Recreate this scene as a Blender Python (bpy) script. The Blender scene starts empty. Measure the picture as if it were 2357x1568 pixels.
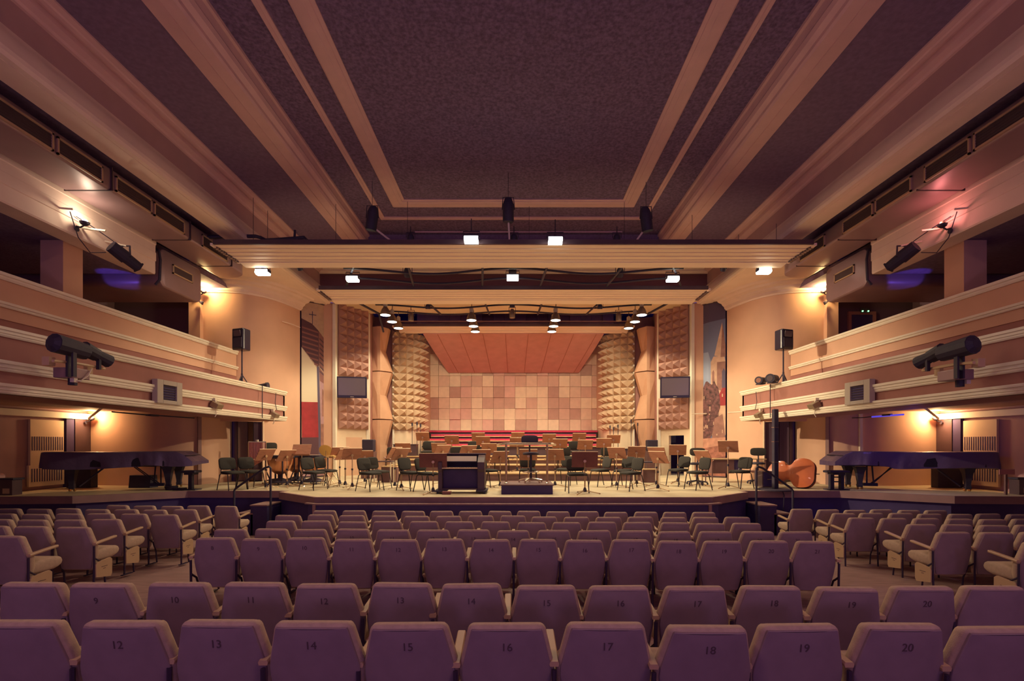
import bpy, bmesh, math, random
from mathutils import Vector, Matrix, Euler
random.seed(7)
PI = math.pi
C = bpy.context.scene.collection
F, VX, VY, CZ = 1150.0, 1182.0, 1022.0, 2.3     # focal length (px), vanishing point, eye height
ST = 1.1                                         # stage level

def wx(px, d): return (px - VX) * d / F
def wz(py, d): return CZ + (VY - py) * d / F
def W(px, py, d): return Vector((wx(px, d), d, wz(py, d)))

# ------------------------------------------------------------------ materials
MATS = {}
def mat(name, col, rough=0.7, metal=0.0, spec=0.4, noise=0.0, nscale=8.0, bump=0.0, bscale=40.0, emit=None, estr=0.0, stretch=None, coat=0.0):
    m = bpy.data.materials.new(name); m.use_nodes = True
    nt = m.node_tree; b = nt.nodes['Principled BSDF']
    b.inputs['Base Color'].default_value = (*col, 1)
    b.inputs['Roughness'].default_value = rough
    b.inputs['Metallic'].default_value = metal
    b.inputs['Specular IOR Level'].default_value = spec
    if coat: b.inputs['Coat Weight'].default_value = coat
    if emit:
        b.inputs['Emission Color'].default_value = (*emit, 1)
        b.inputs['Emission Strength'].default_value = estr
    if noise or bump:
        tc = nt.nodes.new('ShaderNodeTexCoord')
        vec = tc.outputs['Object']
        if stretch:
            mp = nt.nodes.new('ShaderNodeMapping'); mp.inputs['Scale'].default_value = stretch
            nt.links.new(vec, mp.inputs['Vector']); vec = mp.outputs['Vector']
        if noise:
            n = nt.nodes.new('ShaderNodeTexNoise'); n.inputs['Scale'].default_value = nscale
            n.inputs['Detail'].default_value = 6
            nt.links.new(vec, n.inputs['Vector'])
            r = nt.nodes.new('ShaderNodeValToRGB')
            r.color_ramp.elements[0].position = 0.3; r.color_ramp.elements[1].position = 0.7
            r.color_ramp.elements[0].color = (*[c * (1 - noise) for c in col], 1)
            r.color_ramp.elements[1].color = (*[min(1, c * (1 + noise)) for c in col], 1)
            nt.links.new(n.outputs['Fac'], r.inputs['Fac'])
            nt.links.new(r.outputs['Color'], b.inputs['Base Color'])
        if bump:
            n2 = nt.nodes.new('ShaderNodeTexNoise'); n2.inputs['Scale'].default_value = bscale
            n2.inputs['Detail'].default_value = 4
            nt.links.new(vec, n2.inputs['Vector'])
            bp = nt.nodes.new('ShaderNodeBump'); bp.inputs['Strength'].default_value = bump
            bp.inputs['Distance'].default_value = 0.02
            nt.links.new(n2.outputs['Fac'], bp.inputs['Height'])
            nt.links.new(bp.outputs['Normal'], b.inputs['Normal'])
    MATS[name] = m
    return m

M = MATS
mat('wall_peach', (.66, .40, .27), .8, noise=.05, nscale=1.5)
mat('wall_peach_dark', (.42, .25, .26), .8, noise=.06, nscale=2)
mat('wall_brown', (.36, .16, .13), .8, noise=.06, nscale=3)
mat('wall_cream', (.74, .57, .40), .8, noise=.05, nscale=2)
mat('white_trim', (.84, .77, .62), .55, noise=.04, nscale=4)
mat('ceil_panel', (.165, .11, .20), .9, noise=.36, nscale=17, bump=1.0, bscale=14)
mat('ceil_panel_fine', (.19, .125, .21), .9, noise=.14, nscale=12, bump=.3, bscale=30)
mat('ceil_trim', (.66, .42, .40), .6, noise=.05, nscale=3)
mat('soffit', (.80, .63, .53), .7, noise=.05, nscale=2)
mat('duct', (.31, .20, .215), .42, metal=.25, noise=.10, nscale=1.2)
mat('duct_frame', (.50, .33, .20), .5)
mat('grille_dark', (.07, .04, .045), .7)
mat('stage_wood', (.64, .54, .36), .5, noise=.16, nscale=2.2, stretch=(1, 9, 1))
mat('edge_wood', (.32, .19, .17), .6, noise=.1, nscale=3)
mat('fascia', (.062, .042, .13), .8, noise=.12, nscale=3)
mat('floor_wood', (.36, .22, .20), .6, noise=.2, nscale=3, stretch=(1, 6, 1))
mat('riser_wood', (.17, .088, .085), .6, noise=.12, nscale=4)
mat('riser_top', (.66, .46, .24), .5, noise=.1, nscale=4)
mat('carpet_red', (.56, .055, .105), .95, noise=.12, nscale=14)
for i, c in enumerate([(.78, .56, .40), (.70, .46, .34), (.54, .33, .25), (.86, .68, .47), (.76, .47, .37), (.62, .40, .30)]):
    mat('tile_%d' % i, c, .65, noise=.06, nscale=5)
mat('pyramid', (.40, .21, .16), .7, noise=.05, nscale=5)
mat('pyramid_pale', (.54, .37, .24), .7, noise=.05, nscale=5)
mat('zig', (.66, .38, .24), .7, noise=.05, nscale=3)
mat('canopy', (.54, .26, .22), .6, noise=.07, nscale=3)
mat('header', (.15, .06, .08), .8)
mat('strip_grey', (.20, .20, .26), .6)
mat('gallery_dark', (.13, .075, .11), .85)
mat('canopy_line', (.36, .13, .08), .7)
mat('reflector', (.88, .72, .58), .55, noise=.05, nscale=3, stretch=(.3, 6, 1))
mat('black', (.036, .028, .052), .6, noise=.1, nscale=8)
mat('black_gloss', (.024, .019, .034), .28)
mat('black_vinyl', (.12, .08, .16), .32, bump=.6, bscale=5)
mat('screen', (.13, .10, .105), .22)
mat('olive_fabric', (.030, .026, .023), .9, noise=.15, nscale=40)
mat('chair_frame', (.04, .028, .035), .35, metal=.4)
mat('chrome', (.75, .66, .55), .22, metal=.9)
mat('steel_warm', (.50, .33, .20), .35, metal=.6)
mat('stand_wood', (.36, .15, .09), .5, noise=.14, nscale=6, stretch=(1, 6, 1))
mat('stand_dark', (.19, .065, .055), .5, noise=.14, nscale=6)
mat('stand_edge', (.70, .48, .30), .5)
mat('copper', (.75, .34, .20), .28, metal=.9)
mat('brass', (.75, .48, .2), .3, metal=.9)
mat('varnish', (.50, .13, .05), .28, noise=.16, nscale=3, coat=.4)
mat('varnish_dark', (.11, .035, .03), .3)
mat('wood_dark', (.085, .048, .06), .45, noise=.12, nscale=4)
mat('wood_door', (.10, .055, .075), .55, noise=.18, nscale=2, stretch=(6, 6, .4))
mat('wood_door_pale', (.19, .115, .075), .5, noise=.15, nscale=2, stretch=(6, 6, .4))
mat('seat_fabric', (.54, .40, .30), .92, noise=.08, nscale=30, bump=.15, bscale=120)
mat('seat_back', (.32, .23, .25), .85, noise=.10, nscale=6)
mat('seat_arm', (.58, .40, .24), .5)
mat('seat_metal', (.06, .04, .08), .5, metal=.3)
mat('seat_print', (.115, .07, .085), .8)
mat('grey_plastic', (.46, .40, .34), .6)
mat('white_plastic', (.74, .64, .50), .5)
mat('lamp_glow', (1, .95, .8), emit=(1, .86, .62), estr=14)
mat('lamp_glow_cool', (1, .98, .9), emit=(.95, 1, .82), estr=14)
mat('pendant_glow', (1, .97, .9), emit=(.92, .97, .88), estr=5)
mat('sconce_glow', (1, .9, .6), emit=(1, .72, .30), estr=10)
mat('violet_glow', (.9, .8, 1), emit=(.75, .62, .95), estr=1.6)
mat('green_led', (.3, 1, .4), emit=(.25, 1, .35), estr=3)
mat('blue_gel', (.1, .08, .8), emit=(.10, .07, .75), estr=.8)
mat('shade_metal', (.30, .22, .15), .4, metal=.5)
mat('pink_board', (.50, .22, .20), .7)
mat('ban_sky', (.17, .19, .30), .6); mat('ban_sky2', (.30, .34, .46), .6); mat('ban_sky3', (.10, .075, .13), .6)
mat('ban_stone', (.60, .38, .26), .6, noise=.15, nscale=5); mat('ban_stone2', (.30, .14, .11), .6, noise=.2, nscale=6)
mat('ban_tree', (.13, .05, .05), .6, noise=.75, nscale=9); mat('ban_ground', (.34, .13, .09), .6, noise=.35, nscale=8)
mat('ban_path', (.52, .25, .17), .6, noise=.2, nscale=6); mat('ban_cream', (.74, .64, .46), .6)
mat('ban_red', (.34, .022, .03), .55, noise=.25, nscale=3); mat('ban_roof', (.10, .04, .055), .6)
mat('ban_roof2', (.24, .095, .085), .6); mat('ban_lilac', (.42, .24, .26), .6, noise=.1); mat('ban_plaster', (.52, .36, .25), .6, noise=.08)

# ------------------------------------------------------------------ mesh helper
class MB:
    def __init__(s): s.bm = bmesh.new(); s.X = Matrix.Identity(4); s.mi = 0
    def v(s, p): return s.bm.verts.new(s.X @ Vector(p))
    def f(s, vs):
        try:
            fc = s.bm.faces.new(vs); fc.material_index = s.mi; return fc
        except ValueError: return None
    def quad(s, *ps): return s.f([s.v(p) for p in ps])
    def box(s, x0, x1, y0, y1, z0, z1):
        vs = [s.v((x, y, z)) for z in (z0, z1) for x, y in ((x0, y0), (x1, y0), (x1, y1), (x0, y1))]
        for q in ((3, 2, 1, 0), (4, 5, 6, 7), (0, 1, 5, 4), (1, 2, 6, 5), (2, 3, 7, 6), (3, 0, 4, 7)): s.f([vs[i] for i in q])
        return s
    def obox(s, c, size, rot=(0, 0, 0)):
        k = s.X; s.X = k @ Matrix.Translation(Vector(c)) @ Euler(rot).to_matrix().to_4x4()
        a, b, d = [q / 2 for q in size]; s.box(-a, a, -b, b, -d, d); s.X = k; return s
    def ring(s, c, u, w, r, n): return [s.v(c + u * (r * math.cos(2 * PI * i / n)) + w * (r * math.sin(2 * PI * i / n))) for i in range(n)]
    def bridge(s, a, b):
        n = len(a)
        for i in range(n): s.f([a[i], a[(i + 1) % n], b[(i + 1) % n], b[i]])
    def cyl(s, p0, p1, r0, r1=None, n=10, cap=True):
        p0, p1 = Vector(p0), Vector(p1); r1 = r0 if r1 is None else r1
        t = (p1 - p0).normalized(); u = t.orthogonal().normalized(); w = t.cross(u)
        a = s.ring(p0, u, w, r0, n); b = s.ring(p1, u, w, r1, n); s.bridge(a, b)
        if cap: s.f(a[::-1]); s.f(b)
        return s
    def tube(s, pts, r, n=6, closed=False):
        pts = [Vector(p) for p in pts]; rs = []; m = len(pts)
        for i, p in enumerate(pts):
            a = pts[i - 1] if (i or closed) else p; b = pts[(i + 1) % m] if (i < m - 1 or closed) else p
            t = (b - a).normalized()
            if i == 0: u = t.orthogonal().normalized()
            else: u = (u - t * u.dot(t)).normalized()
            rs.append(s.ring(p, u, t.cross(u), r, n))
        for a, b in zip(rs, rs[1:]): s.bridge(a, b)
        if closed: s.bridge(rs[-1], rs[0])
        else: s.f(rs[0][::-1]); s.f(rs[-1])
        return s
    def lathe(s, prof, n=20, o=(0, 0, 0)):
        o = Vector(o); rs = []
        for r, z in prof: rs.append(s.ring(o + Vector((0, 0, z)), Vector((1, 0, 0)), Vector((0, 1, 0)), max(r, 1e-4), n))
        for a, b in zip(rs, rs[1:]): s.bridge(a, b)
        s.f(rs[0][::-1]); s.f(rs[-1]); return s
    def prism(s, poly, axis, t0, t1):
        def P(a, b, t): return {'x': (t, a, b), 'y': (a, t, b), 'z': (a, b, t)}[axis]
        A = [s.v(P(a, b, t0)) for a, b in poly]; B = [s.v(P(a, b, t1)) for a, b in poly]
        s.bridge(A, B); s.f(A[::-1]); s.f(B); return s
    def loft(s, rings, cap=True):
        R = [[s.v(p) for p in r] for r in rings]
        for a, b in zip(R, R[1:]): s.bridge(a, b)
        if cap: s.f(R[0][::-1]); s.f(R[-1])
        return s
    def sweep(s, prof, path):
        """prof: (out, z) closed polygon; path: xy polyline; 'out' runs to the left of travel."""
        n = len(path); rs = []
        for i, p in enumerate(path):
            p = Vector((p[0], p[1], 0))
            t0 = (Vector((*path[i], 0)) - Vector((*path[i - 1], 0))).normalized() if i else None
            t1 = (Vector((*path[i + 1], 0)) - Vector((*path[i], 0))).normalized() if i < n - 1 else None
            if t0 is None: t0 = t1
            if t1 is None: t1 = t0
            n0 = Vector((-t0.y, t0.x, 0)); n1 = Vector((-t1.y, t1.x, 0)); m = (n0 + n1).normalized()
            k = 1 / max(.3, m.dot(n0))
            rs.append([s.v(p + m * (u * k) + Vector((0, 0, z))) for u, z in prof])
        for a, b in zip(rs, rs[1:]): s.bridge(a, b)
        s.f(rs[0][::-1]); s.f(rs[-1]); return s
    def mesh(s, name, mats, smooth=None):
        bmesh.ops.recalc_face_normals(s.bm, faces=s.bm.faces[:])
        me = bpy.data.meshes.new(name); s.bm.to_mesh(me); s.bm.free()
        for m in (mats if isinstance(mats, (list, tuple)) else [mats]): me.materials.append(M[m] if isinstance(m, str) else m)
        if smooth is not None:
            for p in me.polygons: p.use_smooth = True
            me.set_sharp_from_angle(angle=math.radians(smooth))
        return me
    def build(s, name, mats, parent=None, smooth=None, bevel=0, loc=None):
        o = bpy.data.objects.new(name, s.mesh(name, mats, smooth)); C.objects.link(o)
        if parent: o.parent = parent
        if loc: o.location = loc
        if bevel:
            b = o.modifiers.new('bevel', 'BEVEL'); b.width = bevel; b.segments = 2; b.limit_method = 'ANGLE'
        return o

def tag(o, label, cat, group=None, kind=None):
    o['label'] = label; o['category'] = cat
    if group: o['group'] = group
    if kind: o['kind'] = kind
    return o
def thing(name, label, cat, loc=(0, 0, 0), rz=0, group=None):
    o = bpy.data.objects.new(name, None); C.objects.link(o); o.empty_display_size = .1
    o.location = loc; o.rotation_euler = (0, 0, rz)
    return tag(o, label, cat, group)
def struct(name, mb, mats, label, cat, smooth=None, bevel=0):
    return tag(mb.build(name, mats, None, smooth, bevel), label, cat, None, 'structure')
def dup(root, loc, rz, label, group=None, skip=()):
    r = root.copy(); C.objects.link(r); r.location = loc; r.rotation_euler = (0, 0, rz); r['label'] = label
    if group: r['group'] = group
    for ch in list(root.children):
        if ch.name.split('.')[0] in skip: continue
        c = ch.copy(); C.objects.link(c); c.parent = r
        for g in ch.children:
            d = g.copy(); C.objects.link(d); d.parent = c
    return r
ORD = ['first', 'second', 'third', 'fourth', 'fifth', 'sixth', 'seventh', 'eighth', 'ninth', 'tenth', 'eleventh', 'twelfth', 'thirteenth', 'fourteenth', 'fifteenth', 'sixteenth', 'seventeenth', 'eighteenth', 'nineteenth', 'twentieth']
SIDE = {-1: 'left', 1: 'right'}
def light(name, kind, loc, power, col, size=.1, aim=None, spot=None, blend=.6, shape=None):
    l = bpy.data.lights.new(name, kind); l.energy = power; l.color = col
    if kind == 'AREA': l.size = size
    else: l.shadow_soft_size = size
    if kind == 'SPOT': l.spot_size = math.radians(spot); l.spot_blend = blend
    o = bpy.data.objects.new(name, l); C.objects.link(o); o.location = loc
    if aim is not None: o.rotation_euler = (Vector(aim) - Vector(loc)).to_track_quat('-Z', 'Y').to_euler()
    return o
_txt = {}
def text_mesh(t, size, m):
    k = (t, size)
    if k not in _txt:
        cu = bpy.data.curves.new('t', 'FONT'); cu.body = t; cu.size = size; cu.align_x = 'CENTER'; cu.align_y = 'CENTER'; cu.extrude = .0006; cu.offset = 0
        o = bpy.data.objects.new('t', cu); C.objects.link(o)
        bpy.context.view_layer.update()
        me = bpy.data.meshes.new_from_object(o.evaluated_get(bpy.context.evaluated_depsgraph_get()))
        bpy.data.objects.remove(o); bpy.data.curves.remove(cu)
        me.materials.clear(); me.materials.append(M[m]); _txt[k] = me
    return _txt[k]
# ================================================================== CEILING
Y0 = -5.0
mb = MB(); 
mb.mi = 0
mb.box(-4.75, 4.75, Y0, 16.2, 9.08, 9.3)
mb.mi = 1
for s in (-1, 1):
    a, b = sorted((s * 5.2, s * 6.95)); mb.box(a, b, Y0, 18.0, 8.60, 8.8)
mb.box(-5.2, 5.2, 16.5, 18.0, 8.60, 8.8)
struct('ceiling', mb, ['ceil_panel', 'ceil_panel_fine'], 'dark textured ceiling panels above the whole hall', 'ceiling')
n = 0
mb = MB()
mb.sweep([(-.20, 9.10), (-.20, 9.055), (-.13, 9.05), (-.125, 9.035), (-.03, 9.03), (-.02, 9.02), (.17, 9.02), (.18, 9.035), (.20, 9.04), (.20, 9.10)],
         [(-3.23, Y0), (-3.23, 14.02), (3.23, 14.02), (3.23, Y0)])
struct('trim_1', mb, 'ceil_trim', 'wide moulded trim framing the central ceiling panel', 'trim')
mb = MB()
mb.sweep([(-.07, 9.10), (-.07, 9.05), (-.01, 9.045), (-.005, 9.03), (.06, 9.03), (.06, 9.10)], [(-3.92, Y0), (-3.92, 14.95), (3.92, 14.95), (3.92, Y0)])
struct('trim_2', mb, 'ceil_trim', 'thin outer trim line around the central ceiling panel', 'trim')
for s in (-1, 1):
    mb = MB()
    P = [(4.66, 9.1), (4.66, 9.02), (4.70, 9.0), (4.71, 8.86), (4.68, 8.80), (4.70, 8.72), (4.77, 8.66), (4.77, 8.60), (4.80, 8.56), (4.99, 8.55), (5.0, 8.565), (5.01, 8.55), (5.25, 8.56), (5.25, 8.66), (5.2, 9.1)]
    mb.prism([(s * x, z) for x, z in P], 'y', Y0, 18.0)
    struct('trim_%d' % (3 if s < 0 else 4), mb, 'ceil_trim', 'heavy moulded ceiling beam on the %s of the central panel' % SIDE[s], 'beam')
    mb = MB()
    P = [(6.50, 8.62), (6.50, 8.57), (6.58, 8.55), (6.60, 8.53), (6.66, 8.52), (6.66, 8.56), (6.74, 8.56), (6.74, 8.47), (6.84, 8.44), (6.86, 8.40), (6.93, 8.38), (6.93, 8.62)]
    mb.prism([(s * x, z) for x, z in P], 'y', Y0, 18.0)
    struct('trim_%d' % (5 if s < 0 else 6), mb, 'ceil_trim', 'double stepped trim at the outer edge of the %s ceiling' % SIDE[s], 'trim')
    mb = MB(); a, b = sorted((s * 6.9, s * 7.05)); mb.box(a, b, Y0, 18.0, 7.8, 8.7)
    struct('wall_%s_drop' % SIDE[s], mb, 'wall_peach_dark', 'dark vertical band between ceiling trim and cornice, %s side' % SIDE[s], 'wall')
    mb = MB()
    P = [(6.95, 7.98), (6.88, 7.96), (6.84, 7.88), (6.76, 7.80), (6.68, 7.68), (6.63, 7.54), (6.62, 7.48), (6.585, 7.46), (6.59, 7.40), (6.62, 7.35), (6.70, 7.345), (6.71, 7.36), (6.72, 7.345), (7.12, 7.35), (7.12, 7.98)]
    mb.prism([(s * x, z) for x, z in P], 'y', Y0, 18.0)
    struct('trim_%d' % (7 if s < 0 else 8), mb, 'ceil_trim' if 0 else 'soffit', 'deep cove cornice running along the %s ceiling edge' % SIDE[s], 'cornice', smooth=25)
    mb = MB(); a, b = sorted((s * 7.0, s * 13.0)); mb.box(a, b, Y0, 14.6, 7.62, 7.8)
    struct('ceiling_%s_slot' % SIDE[s], mb, 'ceil_panel_fine', 'dark ceiling strip above the %s air duct' % SIDE[s], 'ceiling')
# end mouldings over the proscenium
mb = MB(); mb.sweep([(0, 8.62), (0, 8.36), (-.05, 8.36), (-.07, 8.40), (-.12, 8.42), (-.13, 8.48), (-.20, 8.50), (-.22, 8.56), (-.30, 8.58), (-.30, 8.62)], [(-6.9, 17.8), (6.9, 17.8)])
struct('trim_9', mb, 'soffit', 'stepped white moulding across the top of the stage opening', 'trim')
mb = MB(); mb.box(-4.7, 4.7, 16.18, 16.5, 8.6, 9.1); mb.mi = 1; mb.box(-4.7, 4.7, 16.12, 16.2, 8.82, 8.90)
struct('beam_transverse', mb, ['ceil_panel_fine', 'ceil_trim'], 'cross beam closing the central ceiling before the stage', 'beam')
mb = MB(); mb.box(-7.2, 7.2, 17.8, 18.0, 7.45, 8.7)
struct('wall_front_header', mb, 'header', 'dark header wall above the stage opening', 'wall')
# stage ceiling + fly loft
mb = MB(); mb.prism([(-6.75, 17.95), (6.75, 17.95), (5.75, 19.75), (-5.75, 19.75)], 'z', 7.45, 7.55)
struct('ceiling_stage', mb, 'wall_cream', 'cream ceiling strip just inside the stage opening', 'ceiling')
mb = MB(); mb.box(-7, 7, 19.75, 25, 8.6, 8.7); mb.box(-7, 7, 19.7, 19.75, 7.55, 8.7); mb.box(-7, 7, 24.6, 24.7, 7.2, 8.7)
struct('ceiling_loft', mb, 'fascia', 'black void above the rear of the stage', 'ceiling')

# ================================================================== FLOORS
def floor_z(y): return CZ - 1.77 - .0454 * (y - 2.68)
mb = MB(); ys = [-5, 12.0]
mb.loft([[(-13, y, floor_z(y)), (13, y, floor_z(y)), (13, y, floor_z(y) - .2), (-13, y, floor_z(y) - .2)] for y in ys])
struct('floor', mb, 'floor_wood', 'worn wooden auditorium floor sloping down to the stage', 'floor')
EDGE = [(-12.6, 11.3), (-10.1, 11.5), (-8.3, 12.78), (-5.8, 12.78), (-5.8, 12.45), (-4.45, 11.25), (4.45, 11.25), (5.8, 12.45), (5.8, 12.78), (8.3, 12.78), (10.1, 11.5), (12.6, 11.3)]
mb = MB(); mb.prism(EDGE + [(12.6, 25), (-12.6, 25)], 'z', ST - .05, ST)
struct('floor_stage', mb, 'stage_wood', 'pale wooden stage floor', 'floor')
mb = MB(); mb.sweep([(-.02, ST - .17), (-.02, ST + .004), (.06, ST + .004), (.06, ST - .17)], [(x, y - .05) for x, y in EDGE])
struct('trim_10', mb, 'edge_wood', 'wooden edge board along the lip of the stage', 'trim')
mb = MB(); mb.sweep([(0, -.3), (0, ST - .05), (.04, ST - .05), (.04, -.3)], [(x, y + .03) for x, y in EDGE])
struct('wall_stage_front', mb, 'fascia', 'dark board front below the stage lip', 'wall')
# pit screen before the stage
t = thing('pit_screen', 'low dark pit screen with pale top rail before the stage', 'screen', (0, 10.95, 0))
mb = MB(); mb.sweep([(0, -.1), (0, .96), (.03, .96), (.03, -.1)], [(-4.55, .12), (-4.35, 0), (4.3, 0), (4.55, .14)]); mb.build('panel', 'fascia', t)
mb = MB(); mb.sweep([(-.03, .96), (-.03, .99), (.06, .99), (.06, .96)], [(-4.62, .16), (-4.35, 0), (4.3, 0), (4.62, .18)]); mb.build('top_rail', 'edge_wood', t)
for x in (-4.36, 4.30):
    mb = MB(); mb.box(x - .03, x + .03, -.05, .01, .0, .97); mb.build('post', 'edge_wood', t)

# orchestra risers
LV = [0, .25, .46, .62, .72]
RY = [None, 16.2, 17.55, 18.6, 19.6]
names = ['lowest', 'second', 'third', 'topmost brown']
RX = [None, 4.43, 4.43, 4.3, 4.2]
for i in range(1, 5):
    t = thing('stage_riser', '%s wooden orchestra riser step at the back of the stage' % names[i - 1], 'riser', (0, RY[i], ST))
    mb = MB(); mb.box(-RX[i], RX[i], 0, 20.94 - RY[i], LV[i - 1] if i > 1 else 0, LV[i] - .03); mb.build('body', 'riser_wood', t)
    mb = MB(); mb.box(-RX[i] - .02, RX[i] + .02, -.03, 20.94 - RY[i], LV[i] - .03, LV[i]); mb.build('top', 'riser_top', t)
CH = [(20.95, 1.2), (22.1, 1.43), (22.9, 1.64), (23.5, 1.83)]
for i, (y, h) in enumerate(CH):
    h0 = CH[i - 1][1] if i else .72
    xw = 3.93 if i == 3 else 3.75
    t = thing('choir_riser', 'red carpeted choir riser, %s of four steps from the bottom' % ORD[i], 'riser', (0, y, ST))
    mb = MB(); mb.box(-xw, xw, .06, 23.95 - y, h0 - .1 if i else .72, h - .05); mb.build('body', 'wood_dark', t)
    mb = MB(); mb.box(-xw - .03, xw + .03, -.02, 23.95 - y, h - .085, h); mb.build('carpet', 'carpet_red', t, bevel=.015)
    if i < 3:
        mb = MB(); mb.box(-xw - .03, xw + .03, -.035, 0, h - .12, h - .085); mb.build('edge_strip', 'riser_top', t)

# ================================================================== STAGE SHELL
rnd = random.Random(3)
mb = MB()
mb.mi = 0; mb.box(-6, 6, 24.12, 24.25, ST, 8.0)
T = .526; z0 = wz(992, 24) + .02 - T
for r in range(12):
    for c in range(-9, 9):
        mb.mi = rnd.choice([0, 0, 1, 1, 2, 3, 3, 4, 5] if r < 8 else [1, 2, 4, 5])  # upper rows leave out the palest tiles: canopy shade put into the colours
        x = c * T + .08; z = z0 + r * T; d = rnd.choice([0, .0, .015, .03, .045, .06])
        mb.box(x + .006, x + T - .006, 24.06 - d, 24.15, z + .006, z + T - .006)
struct('wall_back', mb, ['tile_%d' % i for i in range(6)], 'rear stage wall of square wooden tiles in mixed tans', 'wall')

def pyramid_field(mb, O, U, nx, nz, cw, chh, dep):
    """square pyramids on a plane; O lower-left, U horizontal unit, normal = towards viewer (U x Z)"""
    O = Vector(O); U = Vector(U).normalized(); Zv = Vector((0, 0, 1)); N = U.cross(Zv)
    for i in range(nx):
        for j in range(nz):
            a = O + U * (i * cw) + Zv * (j * chh)
            p = [mb.v(a), mb.v(a + U * cw), mb.v(a + U * cw + Zv * chh), mb.v(a + Zv * chh)]
            c = mb.v(a + U * cw / 2 + Zv * chh * .5 + N * dep)
            for k in range(4): mb.f([p[k], p[(k + 1) % 4], c])
    for q in ((0, 0), ):
        b = [O, O + U * nx * cw, O + U * nx * cw + Zv * nz * chh, O + Zv * nz * chh]
        bb = [p - N * .06 for p in b]
        B = [mb.v(p) for p in b]; BB = [mb.v(p) for p in bb]
        mb.bridge(B, BB); mb.f(BB)
for s in (-1, 1):
    A = Vector((s * 6.55, 18.35, 0)); B = Vector((s * 5.72, 19.72, 0))      # angled proscenium wall
    U = (B - A).normalized(); N = Vector((U.y * s, -U.x * s, 0)); N = N if N.y < 0 else -N
    L = (B - A).length
    mb = MB()
    D = N * -.12
    gap = (s > 0)
    if not gap:
        mb.prism([(p.x, p.y) for p in (A, B, B + D, A + D)], 'z', ST, 7.45)
        mb.mi = 1
        a, b = A + U * .5 * 1, A + U * 1.28
        pr = [(p.x, p.y) for p in (a + N * .005, b + N * .005, b - N * .02, a - N * .02)]
        mb.prism(pr, 'z', ST, 2.55)
    else:
        a, b = A + U * .36, A + U * 1.08
        mb.prism([(p.x, p.y) for p in (A, a, a + D, A + D)], 'z', ST, 2.62)
        mb.prism([(p.x, p.y) for p in (b, B, B + D, b + D)], 'z', ST, 2.62)
        mb.prism([(p.x, p.y) for p in (A, B, B + D, A + D)], 'z', 2.62, 7.45)
    struct('wall_%s_proscenium' % SIDE[s], mb, ['wall_cream', 'wall_peach'], 'angled cream side wall at the %s of the stage opening' % SIDE[s], 'wall')
    if gap:
        mb = MB(); mb.box(5.98, 8.6, 20.6, 20.7, ST, 3.2); mb.box(8.5, 8.6, 18.6, 20.6, ST, 3.2); mb.box(5.98, 8.6, 18.9, 20.6, 3.0, 3.1) if 0 else None
        mb.mi = 1; mb.box(6.47, 6.66, 20.50, 20.53, 2.35, 2.9)
        struct('door_1', mb, ['fascia', 'strip_grey'], 'dark doorway under the right pyramid panel', 'door')
    # white posts either side of the pyramids
    for i, (t0, z1) in enumerate(((.0, 7.42), (L, 7.42))):
        p = A + U * t0; mb = MB(); mb.box(p.x - .055, p.x + .055, p.y - .12, p.y + .03, ST, z1)
        struct('trim_%d' % (11 + i + (2 if s > 0 else 0)), mb, 'white_trim', 'tall white post on the %s edge of the %s pyramid wall' % (('outer', 'inner')[i], SIDE[s]), 'post')
    cw = (L - .2) / 4; ch = .305
    for nm, zz, nz in (('upper', wz(868, 19.0), 9), ('lower', wz(988, 19.0), 4)):
        mb = MB()
        if s < 0: pyramid_field(mb, A + U * .12 + N * .08 + Vector((0, 0, zz)), U, 4, nz, cw, ch, .17)
        else: pyramid_field(mb, B - U * .08 + N * .08 + Vector((0, 0, zz)), -U, 4, nz, cw, ch, .17)
        tag(mb.build('pyramid_diffuser', 'pyramid'), 'peach pyramid acoustic panel %s the %s wall screen' % ('above' if nm == 'upper' else 'below', SIDE[s]), 'acoustic panel')
    # television
    t = thing('wall_screen', 'black flat screen between pyramid panels on the %s proscenium wall' % SIDE[s], 'screen', (s * 5.85, 18.1, wz(892, 18.1)), -s * .2)
    t.rotation_euler = (.08, 0, -s * .2)
    w, h = .52, .385
    mb = MB(); mb.box(-w, w, -.03, .03, -h, h); mb.build('casing', 'black_gloss', t, bevel=.015)
    mb = MB(); mb.box(-w + .05, w - .05, -.036, -.02, -h + .10, h - .05); mb.build('display', 'screen', t)
    mb = MB(); mb.box(-.06, .06, -.036, -.028, -h + .035, -h + .055); mb.build('badge', 'grey_plastic', t)
    mb = MB(); mb.box(-.1, .1, .03, .75, -.1, .1); mb.build('bracket', 'black', t)
    # pilaster between banner and post, plus returns
    mb = MB(); mb.prism([(s * 6.52, 18.3), (s * 6.9, 18.16), (s * 6.98, 18.5), (s * 6.6, 18.6)], 'z', ST, 7.45)
    struct('wall_%s_pilaster' % SIDE[s], mb, 'wall_peach', 'narrow peach pilaster between photo banner and pyramids, %s' % SIDE[s], 'wall')
    # zigzag diffuser bay
    d = 20.25
    X = lambda px: (px - VX) * d / F
    mb = MB(); mb.prism([(s * 5.72, 19.75), (s * 5.95, 21.0), (s * 4.9, 21.3), (s * 4.9, 21.15), (s * 5.8, 20.85), (s * 5.62, 19.75)], 'z', ST, 7.6)
    struct('wall_%s_bay' % SIDE[s], mb, 'wall_brown', 'dark recessed bay behind the %s zigzag panel' % SIDE[s], 'wall')
    lv = [(753, 892, 853, 0), (806, 881, 857, 1), (856, 898, 853, 0), (910, 883, 858, 1), (966, 898, 855, 0), (1025, 884, 858, 1), (1060, 893, 856, 0)]
    t = thing('zigzag_diffuser', 'tall zigzag faceted wooden diffuser on the %s stage wall' % SIDE[s], 'acoustic panel', (s * 5.4, 20.2, ST))
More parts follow.
